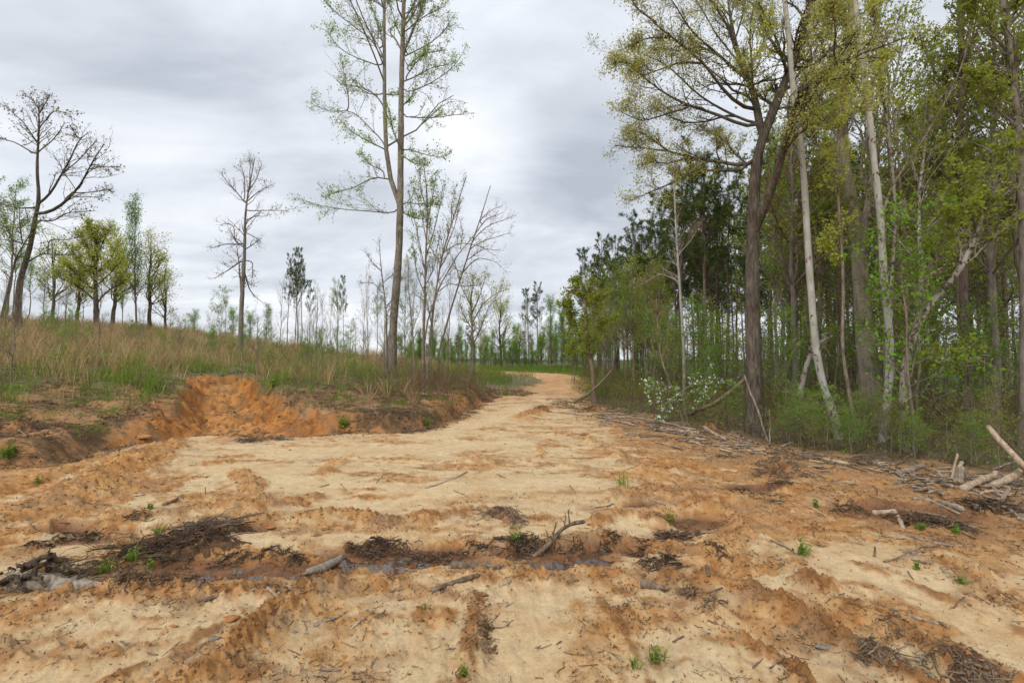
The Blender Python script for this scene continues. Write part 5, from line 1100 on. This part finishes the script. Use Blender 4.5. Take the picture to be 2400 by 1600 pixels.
S('stick', 'thin brown stick in the sand left of the bottom right corner', [(2088,1526),(2120,1535),(2156,1541)], 4, 2, B_STICK)
# driftwood heap at the right
H_ = [
 ('pale smooth log lying in mud in front of the driftwood heap', [(2047,1205),(2075,1203),(2100,1202)], 14, 12, B_PALE), ('short tan log pointing down beside the pale smooth log', [(2106,1213),(2117,1239)], 10, 9, B_PALE),
 ('flat silver driftwood left of the heap', [(2140,1169),(2165,1171),(2190,1178)], 8, 5, B_DEAD), ('slim grey log slanting down left of the heap', [(2183,1176),(2215,1190),(2248,1205)], 7, 5, B_DEAD),
 ('gnarled silver log left of the heap', [(2204,1179),(2230,1185),(2255,1196)], 11, 13, B_DEAD), ('brown branch lying in the mud behind the pale smooth log', [(2115,1197),(2165,1203),(2220,1213)], 7, 5, B_STICK),
 ('brown log below the heap near green weeds', [(2218,1227),(2250,1230),(2288,1238)], 9, 6, B_STICK), ('thick pinkish peeled log tilted up at the left of the heap', [(2257,1150),(2295,1125,hit(2295,1140)[1]),(2334,1107,hit(2320,1140)[1])], 17, 14, B_PALE),
 ('short brown log left of the thick peeled log', [(2186,1127),(2232,1143)], 10, 9, B_DEAD), ('upright grey stump-like log behind the heap', [(2247,1137),(2250,1095,hit(2247,1137)[1])], 17, 15, B_DEAD),
 ('thin upright stick left of the upright grey log', [(2230,1124),(2236,1090,hit(2230,1124)[1]),(2243,1064,hit(2230,1124)[1])], 6, 5, B_PALE), ('small pale end piece leaning on the upright grey log', [(2247,1098,hit(2247,1137)[1]),(2254,1083,hit(2247,1137)[1])], 9, 8, B_PALE),
 ('long reddish pole leaning up out of the right edge', [(2316,999,6.9),(2355,1045,6.6),(2402,1092,6.3),(2440,1140)], 10, 15, B_PALE), ('thick mottled log at the right edge of the heap', [(2322,1142),(2360,1122,hit(2350,1142)[1]),(2402,1102,hit(2380,1142)[1]),(2445,1085,hit(2400,1142)[1])], 16, 18, B_PALE),
 ('short grey log crossing down through the heap', [(2325,1139),(2350,1164)], 9, 8, B_DEAD), ('white weathered log at the front of the heap', [(2284,1193),(2310,1186),(2340,1177)], 12, 12, B_DEAD),
 ('short upright white chunk at the centre of the heap', [(2348,1174),(2358,1155,hit(2348,1174)[1]),(2365,1145,hit(2348,1174)[1])], 8, 8, B_DEAD), ('curved brown branch at the front right of the heap', [(2320,1196),(2366,1186),(2390,1168,hit(2385,1182)[1]),(2410,1155,hit(2400,1180)[1])], 6, 5, B_STICK),
 ('grey plank-like log running down the right of the heap', [(2348,1177),(2370,1196),(2392,1216)], 9, 6, B_DEAD), ('long slim pole lying behind the heap on its left', [(2033,1077),(2070,1097),(2112,1119)], 6, 6, B_DEAD),
 ('grey log with broken face left of the upright log', [(2104,1112),(2130,1104),(2161,1095)], 12, 12, B_DEAD), ('tan log lying at the edge of the wood in orange clay', [(1928,1079),(1955,1084),(1987,1091)], 12, 10, B_PALE),
 ('short stick right of the tan log', [(1990,1092),(2022,1103)], 5, 4, B_DEAD), ('short red-brown log deep at the edge of the wood', [(2090,1091),(2118,1083)], 10, 8, B_LOG),
 ('long grey pole lying level behind the heap', [(2140,1109),(2205,1120),(2250,1128)], 6, 6, B_DEAD), ('second grey pole level behind the heap, right part', [(2256,1122),(2290,1125),(2328,1130)], 8, 7, B_DEAD),
 ('thin white stick lying on the right of the heap', [(2352,1123),(2368,1136),(2389,1151)], 5, 4, B_DEAD), ('thin stick pointing up right behind the heap', [(2325,1101),(2350,1090,hit(2340,1100)[1]),(2383,1078,hit(2360,1100)[1])], 4, 3, B_DEAD),
 ('small pale log left of the white weathered log', [(2259,1169),(2293,1178)], 8, 6, B_PALE), ('white splinter in the middle of the heap', [(2308,1164),(2338,1173)], 6, 5, B_DEAD),
 ('grey log end cut by the right edge above the heap', [(2375,1136),(2410,1141)], 10, 10, B_DEAD), ('short tan stick below the long slim pole', [(2104,1126),(2122,1112)], 5, 4, B_PALE),
 ('pale log under the thick mottled log', [(2290,1160),(2330,1152),(2372,1160)], 8, 7, B_PALE), ('dark log low at the right edge of the heap', [(2350,1205),(2380,1196),(2420,1190)], 8, 7, B_LOG),
 ('slender white stick at the front right of the heap', [(2370,1205),(2415,1213)], 5, 4, B_DEAD),
 ('long grey fallen log on the leaf litter inside the wood', [(2236,1013),(2290,1022),(2340,1029),(2420,1044)], 9, 7, B_LOG)]
for lb, p, a, b_, m_ in H_: S('log' if a > 6 else 'stick', lb, p, a, b_, m_, 'log' if a > 6 else 'stick', 'driftwood heap on the right')
# along the edge of the wood
for lb, p, a, m_ in [('long pale log at the edge of the wood left of the forked oak', [(1548,1006),(1585,1010),(1622,1017)], 8, B_PALE), ('grey branch at the left end of the wood debris', [(1452,976),(1520,985),(1580,998),(1618,1008)], 5, B_DEAD),
  ('tan log slanting down just left of the forked oak foot', [(1651,1003),(1675,1018),(1697,1030)], 10, B_PALE), ('upper of two long silver poles at the foot of the forked oak', [(1706,1016),(1745,1030),(1786,1044)], 4, B_DEAD), ('lower of two long silver poles at the foot of the forked oak', [(1698,1022),(1740,1036),(1770,1046)], 4, B_DEAD),
  ('orange-brown stick in front of the silver poles', [(1640,1035),(1690,1042),(1735,1040)], 6, B_STICK), ('short pale stub at the foot of the forked oak, right', [(1830,1048),(1858,1038)], 5, B_PALE), ('dark stick on the clay right of the sand', [(1330,1020),(1380,1018)], 4, B_STICK),
  ('grey stick in the debris left of the tan log', [(1480,1008),(1530,1013)], 4, B_DEAD), ('long brown stick in the middle of the debris strip', [(1560,1030),(1630,1040)], 5, B_STICK), ('dead pole slumped into the wood left of the forked oak', [(1615,973),(1655,956,12.4),(1691,936,12.3),(1747,887,12.2)], 11, B_LOG),
  ('pale dead sapling leaning on the forked oak foot', [(1800,1035),(1780,975,10.6),(1760,925,10.7),(1745,880,10.8)], 4.5, B_DEAD), ('thin bent stick rising beside the forked oak foot', [(1803,1042),(1806,990,10.3),(1803,960,10.3)], 3, B_DEAD),
  ('dead limb leaning against the vine-covered tree', [(1345,945),(1380,922,19.),(1410,890,19.2),(1432,868,19.3)], 6, B_STICK), ('pale dead stick below the leaning dead limb', [(1360,942),(1383,915,19.)], 4, B_DEAD), ('small white marker stake beside the road', [(1347,974),(1347,958,hit(1347,974)[1])], 3.5, B_DEAD),
  ('small white stake standing above the orange gully', [(464,899),(464,886,hit(464,899)[1])], 4, B_DEAD), ('pale broken snag standing in the green undergrowth at right', [(2230,1000),(2232,950,10.),(2240,915,10.)], 5, B_DEAD), ('grey branches lying at the left of the road near the bend', [(1180,925),(1210,917),(1225,912)], 3, B_DEAD)]:
    S('log' if a >= 8 else 'stick', lb, p, a, a*.8, m_, 'log' if a >= 8 else 'stick')
# many smaller sticks in the debris strip, each a stick
SG = 'short sticks strewn between the sand and the wood'
for i in range(170):
    px = rng.uniform(1400, 2380) if i % 3 else rng.uniform(1400, 1800); fe = np.interp(px, [1370,1450,1620,1780,1900,2050,2200,2330,2400], [945,968,1003,1045,1062,1085,1095,1112,1130])
    py = fe + abs(rng.randn())*26 + 2; l = rng.uniform(14, 46); a = rng.uniform(-.25, .6)
    wood('stick', ['grey weathered', 'pale peeled', 'dark brown', 'silvery split'][i % 4]+' short stick in debris strip '+place(px), [(px, py), (px+l*.5*math.cos(a), py+l*.22*math.sin(a)), (px+l*math.cos(a), py+l*.45*math.sin(a)+rng.uniform(-2, 2))], rng.uniform(2.5, 5.5), None, [B_DEAD, B_PALE, B_STICK, B_DEAD][i % 4], 'stick', SG, lift=.01+.03*rng.rand())
HG = 'loose sticks in the driftwood heap on the right'
for i in range(60):
    px = rng.uniform(2090, 2440); py = np.interp(px, [2090, 2440], [1105, 1120])+rng.rand()*np.interp(px, [2090, 2440], [40, 115]); l = rng.uniform(18, 60); a = rng.uniform(-.9, .9)
    c_ = hit(px, py)
    wood('stick', ['grey', 'pale peeled', 'dark brown', 'silvery'][i % 4]+(' short' if l < 38 else ' long')+' stick lying loose in the driftwood heap, '+('left side' if px < 2200 else 'middle' if px < 2320 else 'right side'), [(px, py), (px+l*.5*math.cos(a), py-l*.22*math.sin(a)-3*rng.rand(), c_[1]), (px+l*math.cos(a), py-l*.4*math.sin(a), c_[1]*rng.uniform(.94, 1.05))], rng.uniform(3, 8), None, [B_DEAD, B_PALE, B_LOG, B_DEAD][i % 4], 'stick', HG, lift=.02*rng.rand())
SG2 = 'small sticks scattered over the bare clearing'
for i in range(75):
    px = rng.uniform(40, 2360); py = rng.uniform(1085, 1590); sc = (py-850)/500
    if 1180 > py > 1085 and (px < 250 or px > 1700): continue
    l = rng.uniform(10, 38)*(.5+sc*.6); a = rng.uniform(-1.2, 1.2)
    wood('stick', ['small brown', 'small bark-covered', 'little dark', 'small grey'][i % 4]+' stick lying loose on the '+('near ' if py > 1400 else 'middle ' if py > 1230 else 'far ')+('left' if px < 800 else 'centre' if px < 1600 else 'right')+' part of the clearing', [(px, py), (px+l*.5*math.cos(a)+rng.uniform(-2, 2), py+l*.4*math.sin(a)), (px+l*math.cos(a), py+l*.75*math.sin(a))], rng.uniform(2, 4.2)*(.6+.4*sc), None, [B_STICK, B_LOG, B_STICK, B_DEAD][i % 4], 'stick', SG2)

def tangle(name, label, px, py, wpx, hpx, n=220, mat=B_ROOT, soil=True, seed=1, hm=.16, cat='roots'):
    c = hit(px, py); rx = wpx/2/F*c[1]; ry = rx*.55 if hpx is None else hpx; rg_ = np.random.RandomState(seed)
    root = bpy.data.objects.new(name, None); COL.objects.link(root); root.empty_display_size = .1
    gz = hz(c[0], c[1]+ry*.3)[0]; root.location = (c[0], c[1]+ry*.3, gz)
    ox, oy = c[0], c[1]+ry*.3
    nl = 7 if n > 150 else 4; lc = rg_.uniform(-1, 1, (nl, 2))*.72; lc /= np.maximum(1, np.linalg.norm(lc, axis=1, keepdims=True)/.8); li_ = rg_.randint(0, nl, n)
    q_ = lc[li_] + rg_.randn(n, 2)*.20; x = rx*q_[:, 0]; y = ry*q_[:, 1]; r = np.hypot(q_[:, 0], q_[:, 1]); g = hz(x+ox, y+oy)-gz
    dome = np.maximum(1-r*r, 0)*hm*.7
    d = rg_.rand(n)*6.28; P = np.zeros((n, 6, 3)); P[:, 0] = np.stack([x, y, g+dome*rg_.rand(n)+.004], 1)
    ln = rx*(.08+.75*rg_.rand(n)**2.6); dz = rg_.uniform(-.1, .45, n)
    for j in range(1, 6):
        d = d+rg_.randn(n)*.6; dz = dz-.16+rg_.randn(n)*.12
        P[:, j] = P[:, j-1]+np.stack([np.cos(d), np.sin(d), dz], 1)*(ln/5)[:, None]
    gg = hz(P[..., 0].ravel()+ox, P[..., 1].ravel()+oy).reshape(n, 6)-gz; P[..., 2] = np.maximum(P[..., 2], gg+.003)
    R = (.0015+.0065*rg_.rand(n)**4)[:, None]*np.linspace(1, .4, 6)[None]*(1+.08*c[1]); A_ = Acc(); A_.tube(P, R, 4)
    C, RC = children(P, R, 2, rg_, .2, 1, (.4, 1.2), (.2, .5), .5, 0, .4, 4, rr=.6); A_.tube(C, RC, 3)
    link('roots', A_.mesh('roots', mat), root)['kind'] = 'stuff'
    B2 = Acc(); kk = rg_.rand(n) < .3; B2.tube(P[kk]+np.array([0, 0, .006]), R[kk]*.9, 4); C, RC = children(P[kk], R[kk], 3, rg_, .2, 1, (.4, 1.2), (.3, .8), .5, .05, .4, 4, rr=.6); B2.tube(C, RC, 3)
    link('twigs', B2.mesh('twigs', B_TWIG), root)['kind'] = 'stuff'
    if soil:
        na, nr = 40, 14; th = np.linspace(0, 6.283, na, endpoint=False); rr = np.linspace(0.02, 1.0, nr); T_, R_ = np.meshgrid(th, rr)
        rad = .72*(1+.3*np.sin(T_*3+seed)+.2*np.sin(T_*7+seed)+.12*np.sin(T_*13)); X = R_*np.cos(T_)*rx*.85*rad; Y = R_*np.sin(T_)*ry*.85*rad
        G = hz((X+ox).ravel(), (Y+oy).ravel()).reshape(X.shape)-gz; nn = fbm(X.ravel()+seed, Y.ravel(), .09, 4, 601+seed).reshape(X.shape)
        Z = G + hm*.45*np.clip(1-R_**2, 0, 1)**1.4*(1+(1.2 if hm < .2 else .45)*nn) - .012 - .03*(R_ > .97)
        V = np.stack([X, Y, Z], -1).reshape(-1, 3); idx = np.arange(nr*na).reshape(nr, na); nx = np.roll(idx, -1, 1)
        Q = np.stack([idx[:-1], nx[:-1], nx[1:], idx[1:]], -1).reshape(-1, 4)[:, ::-1]
        link('soil_clump', mesh_np('soil_clump', V, Q, None, MUDM if soil == 1 else SOILM, True), root)
    return tag(root, label, cat)
MUDM = bark('dark_mud', (.035,.02,.012), (.09,.05,.026), (.19,.10,.045), 1, 14, .01)
tangle('root_mat', 'large dark mat of roots and dead grass in the mud at lower left', 440, 1300, 330, .42, 620, B_ROOT, 1, 1, .13)
tangle('root_mat', 'dry light brown root mat behind the large dark one', 510, 1235, 220, .22, 260, B_STICK, 1, 2, .08)
tangle('root_mat', 'tangle of twigs at the near side of the large dark root mat', 360, 1370, 230, .16, 240, B_TWIG, 2, 3, .07)
tangle('root_mat', 'dark root mat lying against the driftwood slab', 845, 1300, 120, .20, 220, B_ROOT, 1, 4, .10)
tangle('root_mat', 'small black root ball left of the driftwood slab', 690, 1325, 60, .10, 110, B_ROOT, 1, 5, .07)
tangle('root_mat', 'brown tangle of fine roots and twigs in the middle of the clearing', 1185, 1215, 120, .35, 260, B_STICK, 2, 6, .08)
tangle('root_mat', 'dark muddy root tangle at the near end of the bark-shedding branch', 1235, 1290, 150, .16, 220, B_ROOT, 1, 7, .10)
tangle('root_mat', 'shaggy dark root clump at the right end of the puddle', 1425, 1288, 70, .14, 150, B_ROOT, 2, 8, .12)
tangle('root_mat', 'wet black roots and bark in the gully at the right', 1600, 1262, 110, .16, 180, B_ROOT, 1, 9, .07)
tangle('root_mat', 'wet dark roots at the bottom of the gully right of the puddle', 1560, 1325, 110, .12, 170, B_ROOT, 1, 10, .06)
tangle('root_wad', 'large overturned root wad of orange soil in front of the wood', 1840, 1112, 125, .35, 300, B_STICK, 2, 11, .42)
tangle('root_mat', 'brown twig heap on the crest of the right rut', 1640, 1395, 90, .12, 140, B_TWIG, 2, 12, .05)
tangle('root_mat', 'twig tangle on the narrow rut at the bottom centre', 1125, 1510, 80, .22, 120, B_TWIG, 0, 13, .03)
tangle('root_mat', 'dark wet root tangle at lower right by the bottom edge', 2270, 1585, 170, .16, 220, B_STICK, 1, 14, .06)
tangle('root_mat', 'twiggy mat by the rut in the lower right', 2070, 1535, 140, .10, 170, B_STICK, 1, 15, .05)
tangle('root_mat', 'matted dead grass under the pale log at right', 2190, 1225, 190, .3, 260, B_ROOT, 1, 16, .12)
tangle('root_mat', 'small twig bundle on the sand under the right-hand rut', 2110, 1462, 90, .12, 110, B_TWIG, 0, 17, .03)
tangle('root_mat', 'dark brush tangle on the far left bank', 20, 1010, 120, .5, 240, B_STICK, 2, 18, .25)
tangle('root_mat', 'tuft of twigs at the mouth of the orange gully', 610, 1033, 120, .35, 220, B_STICK, 2, 19, .12)
tangle('root_mat', 'clump of roots on the edge of the muddy strip at left', 75, 1290, 60, .12, 90, B_ROOT, 2, 20, .06)
tangle('root_mat', 'small dry root clump behind the large mat at left', 335, 1210, 60, .12, 90, B_TWIG, 2, 21, .08)
tangle('root_mat', 'twig clump on the red clay mound in the road', 1275, 962, 60, .35, 100, B_STICK, 2, 22, .16)
tangle('root_mat', 'heap of dead brush at the edge of the wood beside the road', 1410, 962, 90, .5, 240, B_TWIG, 2, 23, .3)
tangle('root_mat', 'mound of roots at the foot of the forked oak', 1668, 1003, 60, .3, 130, B_TWIG, 2, 24, .3)
tangle('root_mat', 'dead brush tangle in the debris strip in front of the white sycamores', 2030, 1085, 130, .4, 220, B_STICK, 0, 25, .15)
tangle('root_mat', 'knot of dark roots below the driftwood heap', 2330, 1195, 140, .3, 260, B_ROOT, 1, 26, .12)
tangle('root_mat', 'brown brush hanging over the cut bank edge', 900, 985, 200, .35, 320, B_STICK, 0, 27, .2)

for i, (px, py, w) in enumerate([(190,1262,150),(270,1320,170),(560,1325,130),(640,1300,90),(930,1290,120),(1050,1302,90),(990,1325,120),(1120,1290,80),(1330,1288,90),(1500,1300,90),(1700,1300,100),(1780,1160,170),(1900,1140,150),(2000,1200,120)]):
    tangle('root_mat', ['sparse dark roots and twigs in the wet mud ', 'thin scatter of black rootlets in the mud '][i % 2]+['at the far left', 'in front of the large root mat', 'right of the large root mat', 'behind the driftwood slab', 'at the middle of the muddy strip', 'above the bark-covered log', 'left of the bark-covered log', 'behind the bark-covered log', 'behind the right-hand puddle', 'right of the right-hand puddle', 'right of the gully', 'left of the root wad', 'in front of the root wad', 'left of the pale smooth log'][i], px, py, w, .14 if py > 1230 else .35, 70, B_ROOT, 0, 40+i, .03)
# half-buried stump at the left edge
def stump():
    c = hit(60, 1395); root = bpy.data.objects.new('uprooted_stump', None); COL.objects.link(root); gz = hz(c[0], c[1]+.15)[0]; root.location = (c[0], c[1]+.15, gz)
    s = c[1]/F
    def tb(pts, rs, k=10): 
        P = resample(pts, 14); P[1:-1] += np.random.RandomState(len(A_.V)+3).randn(12, 3)*.012; R = np.interp(np.linspace(0, 1, 14), np.linspace(0, 1, len(rs)), rs); V, Q = tubes(P[None], R[None], k); cen = np.repeat(P, k, 0)
        nn = fbm(V[:, 0]*2+V[:, 2], V[:, 1]*2, .07, 4, 701); return cen+(V-cen)*(1+.3*nn[:, None]), Q
    A_ = Acc(); V, Q = tb([(-90*s,.05,.02),(0,0,.03),(70*s,.0,.015),(170*s,-.02,-.01)], [.085,.08,.055,.02], 24); V[:, 2] = V[:, 2]*.8-.01+.012*fbm(V[:, 0], V[:, 1], .05, 3, 702); A_.add(V, Q)
    link('trunk', A_.mesh('trunk', B_DEAD), root)
    A_ = Acc()
    for p, r in [(((-60*s,0,.10),(-30*s,.02,.17),(10*s,.03,.20),(50*s,.02,.12),(90*s,0,.06)), (.016,.022,.02,.014,.006)), (((-70*s,0,.14),(-20*s,-.03,.16),(30*s,-.03,.14)), (.014,.018,.006)), (((-40*s,-.05,.05),(-10*s,-.07,.12),(30*s,-.1,.03)), (.018,.018,.01)), (((-90*s,-.04,.02),(-50*s,-.09,.1),(-10*s,-.12,.0)), (.018,.018,.01)), (((0,0,.1),(10*s,0,.2),(6*s,0,.26)), (.018,.014,.005))]:
        V, Q = tb(p, r, 7); A_.add(V, Q)
    link('roots', A_.mesh('roots', B_ROOT), root)
    tag(root, 'grey uprooted stump with gnarled roots at the left edge in the mud', 'stump')
stump()
tangle('root_mat', 'fine root tangle packed with soil around the uprooted stump', 60, 1375, 210, .26, 320, B_STICK, 2, 28, .26)
# flat stones
def stone(label, px, py, w, mat):
    c = hit(px, py); r = w/2/F*c[1]; rg_ = np.random.RandomState(int(px)); na = 12; V = []
    for q, zz in ((.8, 0), (1, .35), (.75, .62), (.3, .7)):
        for i in range(na):
            a = i*6.283/na; k = q*(1+.2*math.sin(2*a+px)+.12*rg_.randn()); V.append((r*k*math.cos(a), r*.65*k*math.sin(a), r*.5*zz*(1+.15*rg_.randn())))
    V.append((0, 0, r*.36)); Q = [(j*na+i, j*na+(i+1) % na, (j+1)*na+(i+1) % na, (j+1)*na+i) for j in range(3) for i in range(na)]
    T = [(3*na+i, 3*na+(i+1) % na, 4*na) for i in range(na)]
    tag(link('stone', mesh_np('stone', V, Q, T, mat, False), loc=(c[0], c[1], c[2]-.004)), label, 'stone')
STONE = bark('grey_stone', (.11,.09,.075), (.22,.19,.16), (.34,.31,.27), 1, 18, .004)
CHUNK = bark('clay_lump', (.22,.09,.035), (.40,.18,.07), (.52,.27,.11), 1, 10, .006)
for lb, px, py, w, m_ in [('small grey stone on the orange clay at lower left', 503, 1495, 24, STONE), ('grey flake of stone among clods at the bottom left', 690, 1480, 16, STONE), ('round clay lump on the sand left of the narrow rut', 906, 1484, 18, CHUNK), ('brown lump on the smooth sand at the bottom centre', 808, 1537, 16, CHUNK), ('dark pebble on the pale sand at bottom right of centre', 1345, 1517, 9, STONE),
    ('small dark pebble on the pale sand beside the centre track', 1338, 1482, 12, CHUNK), ('orange pebble on the smooth sand by the bottom centre', 995, 1516, 10, CHUNK), ('brown clod on sand right of the root mat at left', 636, 1236, 22, CHUNK), ('red clod on the sand at far lower left', 268, 1533, 15, CHUNK), ('brown clod below the rough dark bark piece', 405, 1466, 18, CHUNK),
    ('big crumbly clod on the sand at lower left', 540, 1450, 42, CHUNK), ('flat grey slab on the crest of the rut at lower right', 1932, 1516, 34, STONE), ('orange lump beside the wood block', 1447, 1331, 10, CHUNK), ('large rounded orange clod on the left bank foot', 335, 1025, 42, CHUNK)]:
    stone(lb, px, py, w, m_)
# green weeds
def weed(label, px, py, hpx, n=12, leafy=False, mat=G_GRN, wpx=None):
    c = hit(px, py); s = c[1]/F; rg_ = np.random.RandomState(int(px+py)); root_ = Acc(); wpx = wpx or hpx*.5
    V, Q, T, a = blades(np.full(n, 0.)+rg_.randn(n)*wpx*.3*s, rg_.randn(n)*wpx*.3*s, np.zeros(n), np.full(n, hpx*s*1.15), .006+.0008*c[1], rg_, 2, .55, .01); root_.add(V, Q, T, a)
    if leafy:
        m = n*4; p = np.stack([rg_.randn(m)*wpx*.35*s, rg_.randn(m)*wpx*.35*s, np.abs(rg_.randn(m))*hpx*.5*s+.01], 1); V, Q, a = leafcards(p, 7*s, rg_, .6, 0, .8); root_.add(V, Q, None, a)
    tag(link('weed', root_.mesh('weed', mat, False), loc=(c[0], c[1], hz(c[0], c[1])[0])), label, 'weed')
for lb, px, py, h, n, lf in [('tall green grass tuft in the upper clearing right of the track', 1454, 1136, 38, 12, 0), ('green weed on the rim of the gully right of the root mat', 1568, 1222, 24, 10, 1), ('bushy green weed on the central twig tangle', 1206, 1268, 26, 14, 1), ('leafy green weed beside the long dark stick', 1878, 1300, 34, 16, 1), ('olive grass tuft at the bottom, left of a pair', 1488, 1562, 28, 16, 0),
    ('green grass tuft at the bottom, right of a pair', 1540, 1548, 38, 18, 1), ('two thin grass blades on the right-hand ruts', 1912, 1438, 18, 3, 0), ('small leafy weed below the white stick at right', 2147, 1334, 16, 10, 1), ('small green seedling at the right, above the pebbly sand', 2252, 1368, 22, 9, 1), ('bright fern-like weed at the left of the large root mat', 248, 1342, 34, 16, 1),
    ('green weed growing in the middle of the large root mat', 312, 1312, 34, 14, 1), ('green grass clump on the back of the large root mat', 372, 1250, 28, 14, 0), ('leafy weed at the near side of the large root mat', 350, 1330, 20, 12, 1), ('small green sprout on the narrow rut at the bottom centre', 1086, 1582, 30, 10, 1), ('weed growing above the narrow rut in front of the grey log', 992, 1428, 22, 8, 0),
    ('tiny green tuft on the orange ridge at the left', 88, 1130, 12, 8, 1), ('green tuft on the pale sand behind the root mat', 352, 1192, 12, 8, 1), ('green weed clump at the foot of the cut bank', 1000, 1000, 20, 22, 1), ('dark green weed on the face of the cut bank', 805, 1000, 26, 22, 1), ('green weed among the logs at right', 2155, 1242, 22, 14, 1), ('green weeds between the logs at the far right', 2240, 1248, 18, 14, 1),
    ('green weed patch at the far left by the bank', 20, 1070, 30, 30, 1), ('small green weed in the mud at the right', 1912, 1186, 16, 10, 1), ('weed on the bank above the red clay at right of the gully', 640, 905, 16, 20, 1), ('bright grass patch above the gully at left', 245, 877, 14, 40, 0)]:
    weed(lb, px, py, h, n, lf)
for px, py, h, lb in [(865, 948, 62, 'leftmost tan grass stalks standing on the bank edge'), (907, 935, 70, 'tallest tan grass stalks in front of the twin-trunked tree'), (970, 950, 66, 'tan grass stalks on the bank right of the twin-trunked tree'), (948, 925, 50, 'thin tan grass stalks between two taller clumps on the bank')]:
    weed(lb, px, py, h, 9, 0, G_TAN, 8)
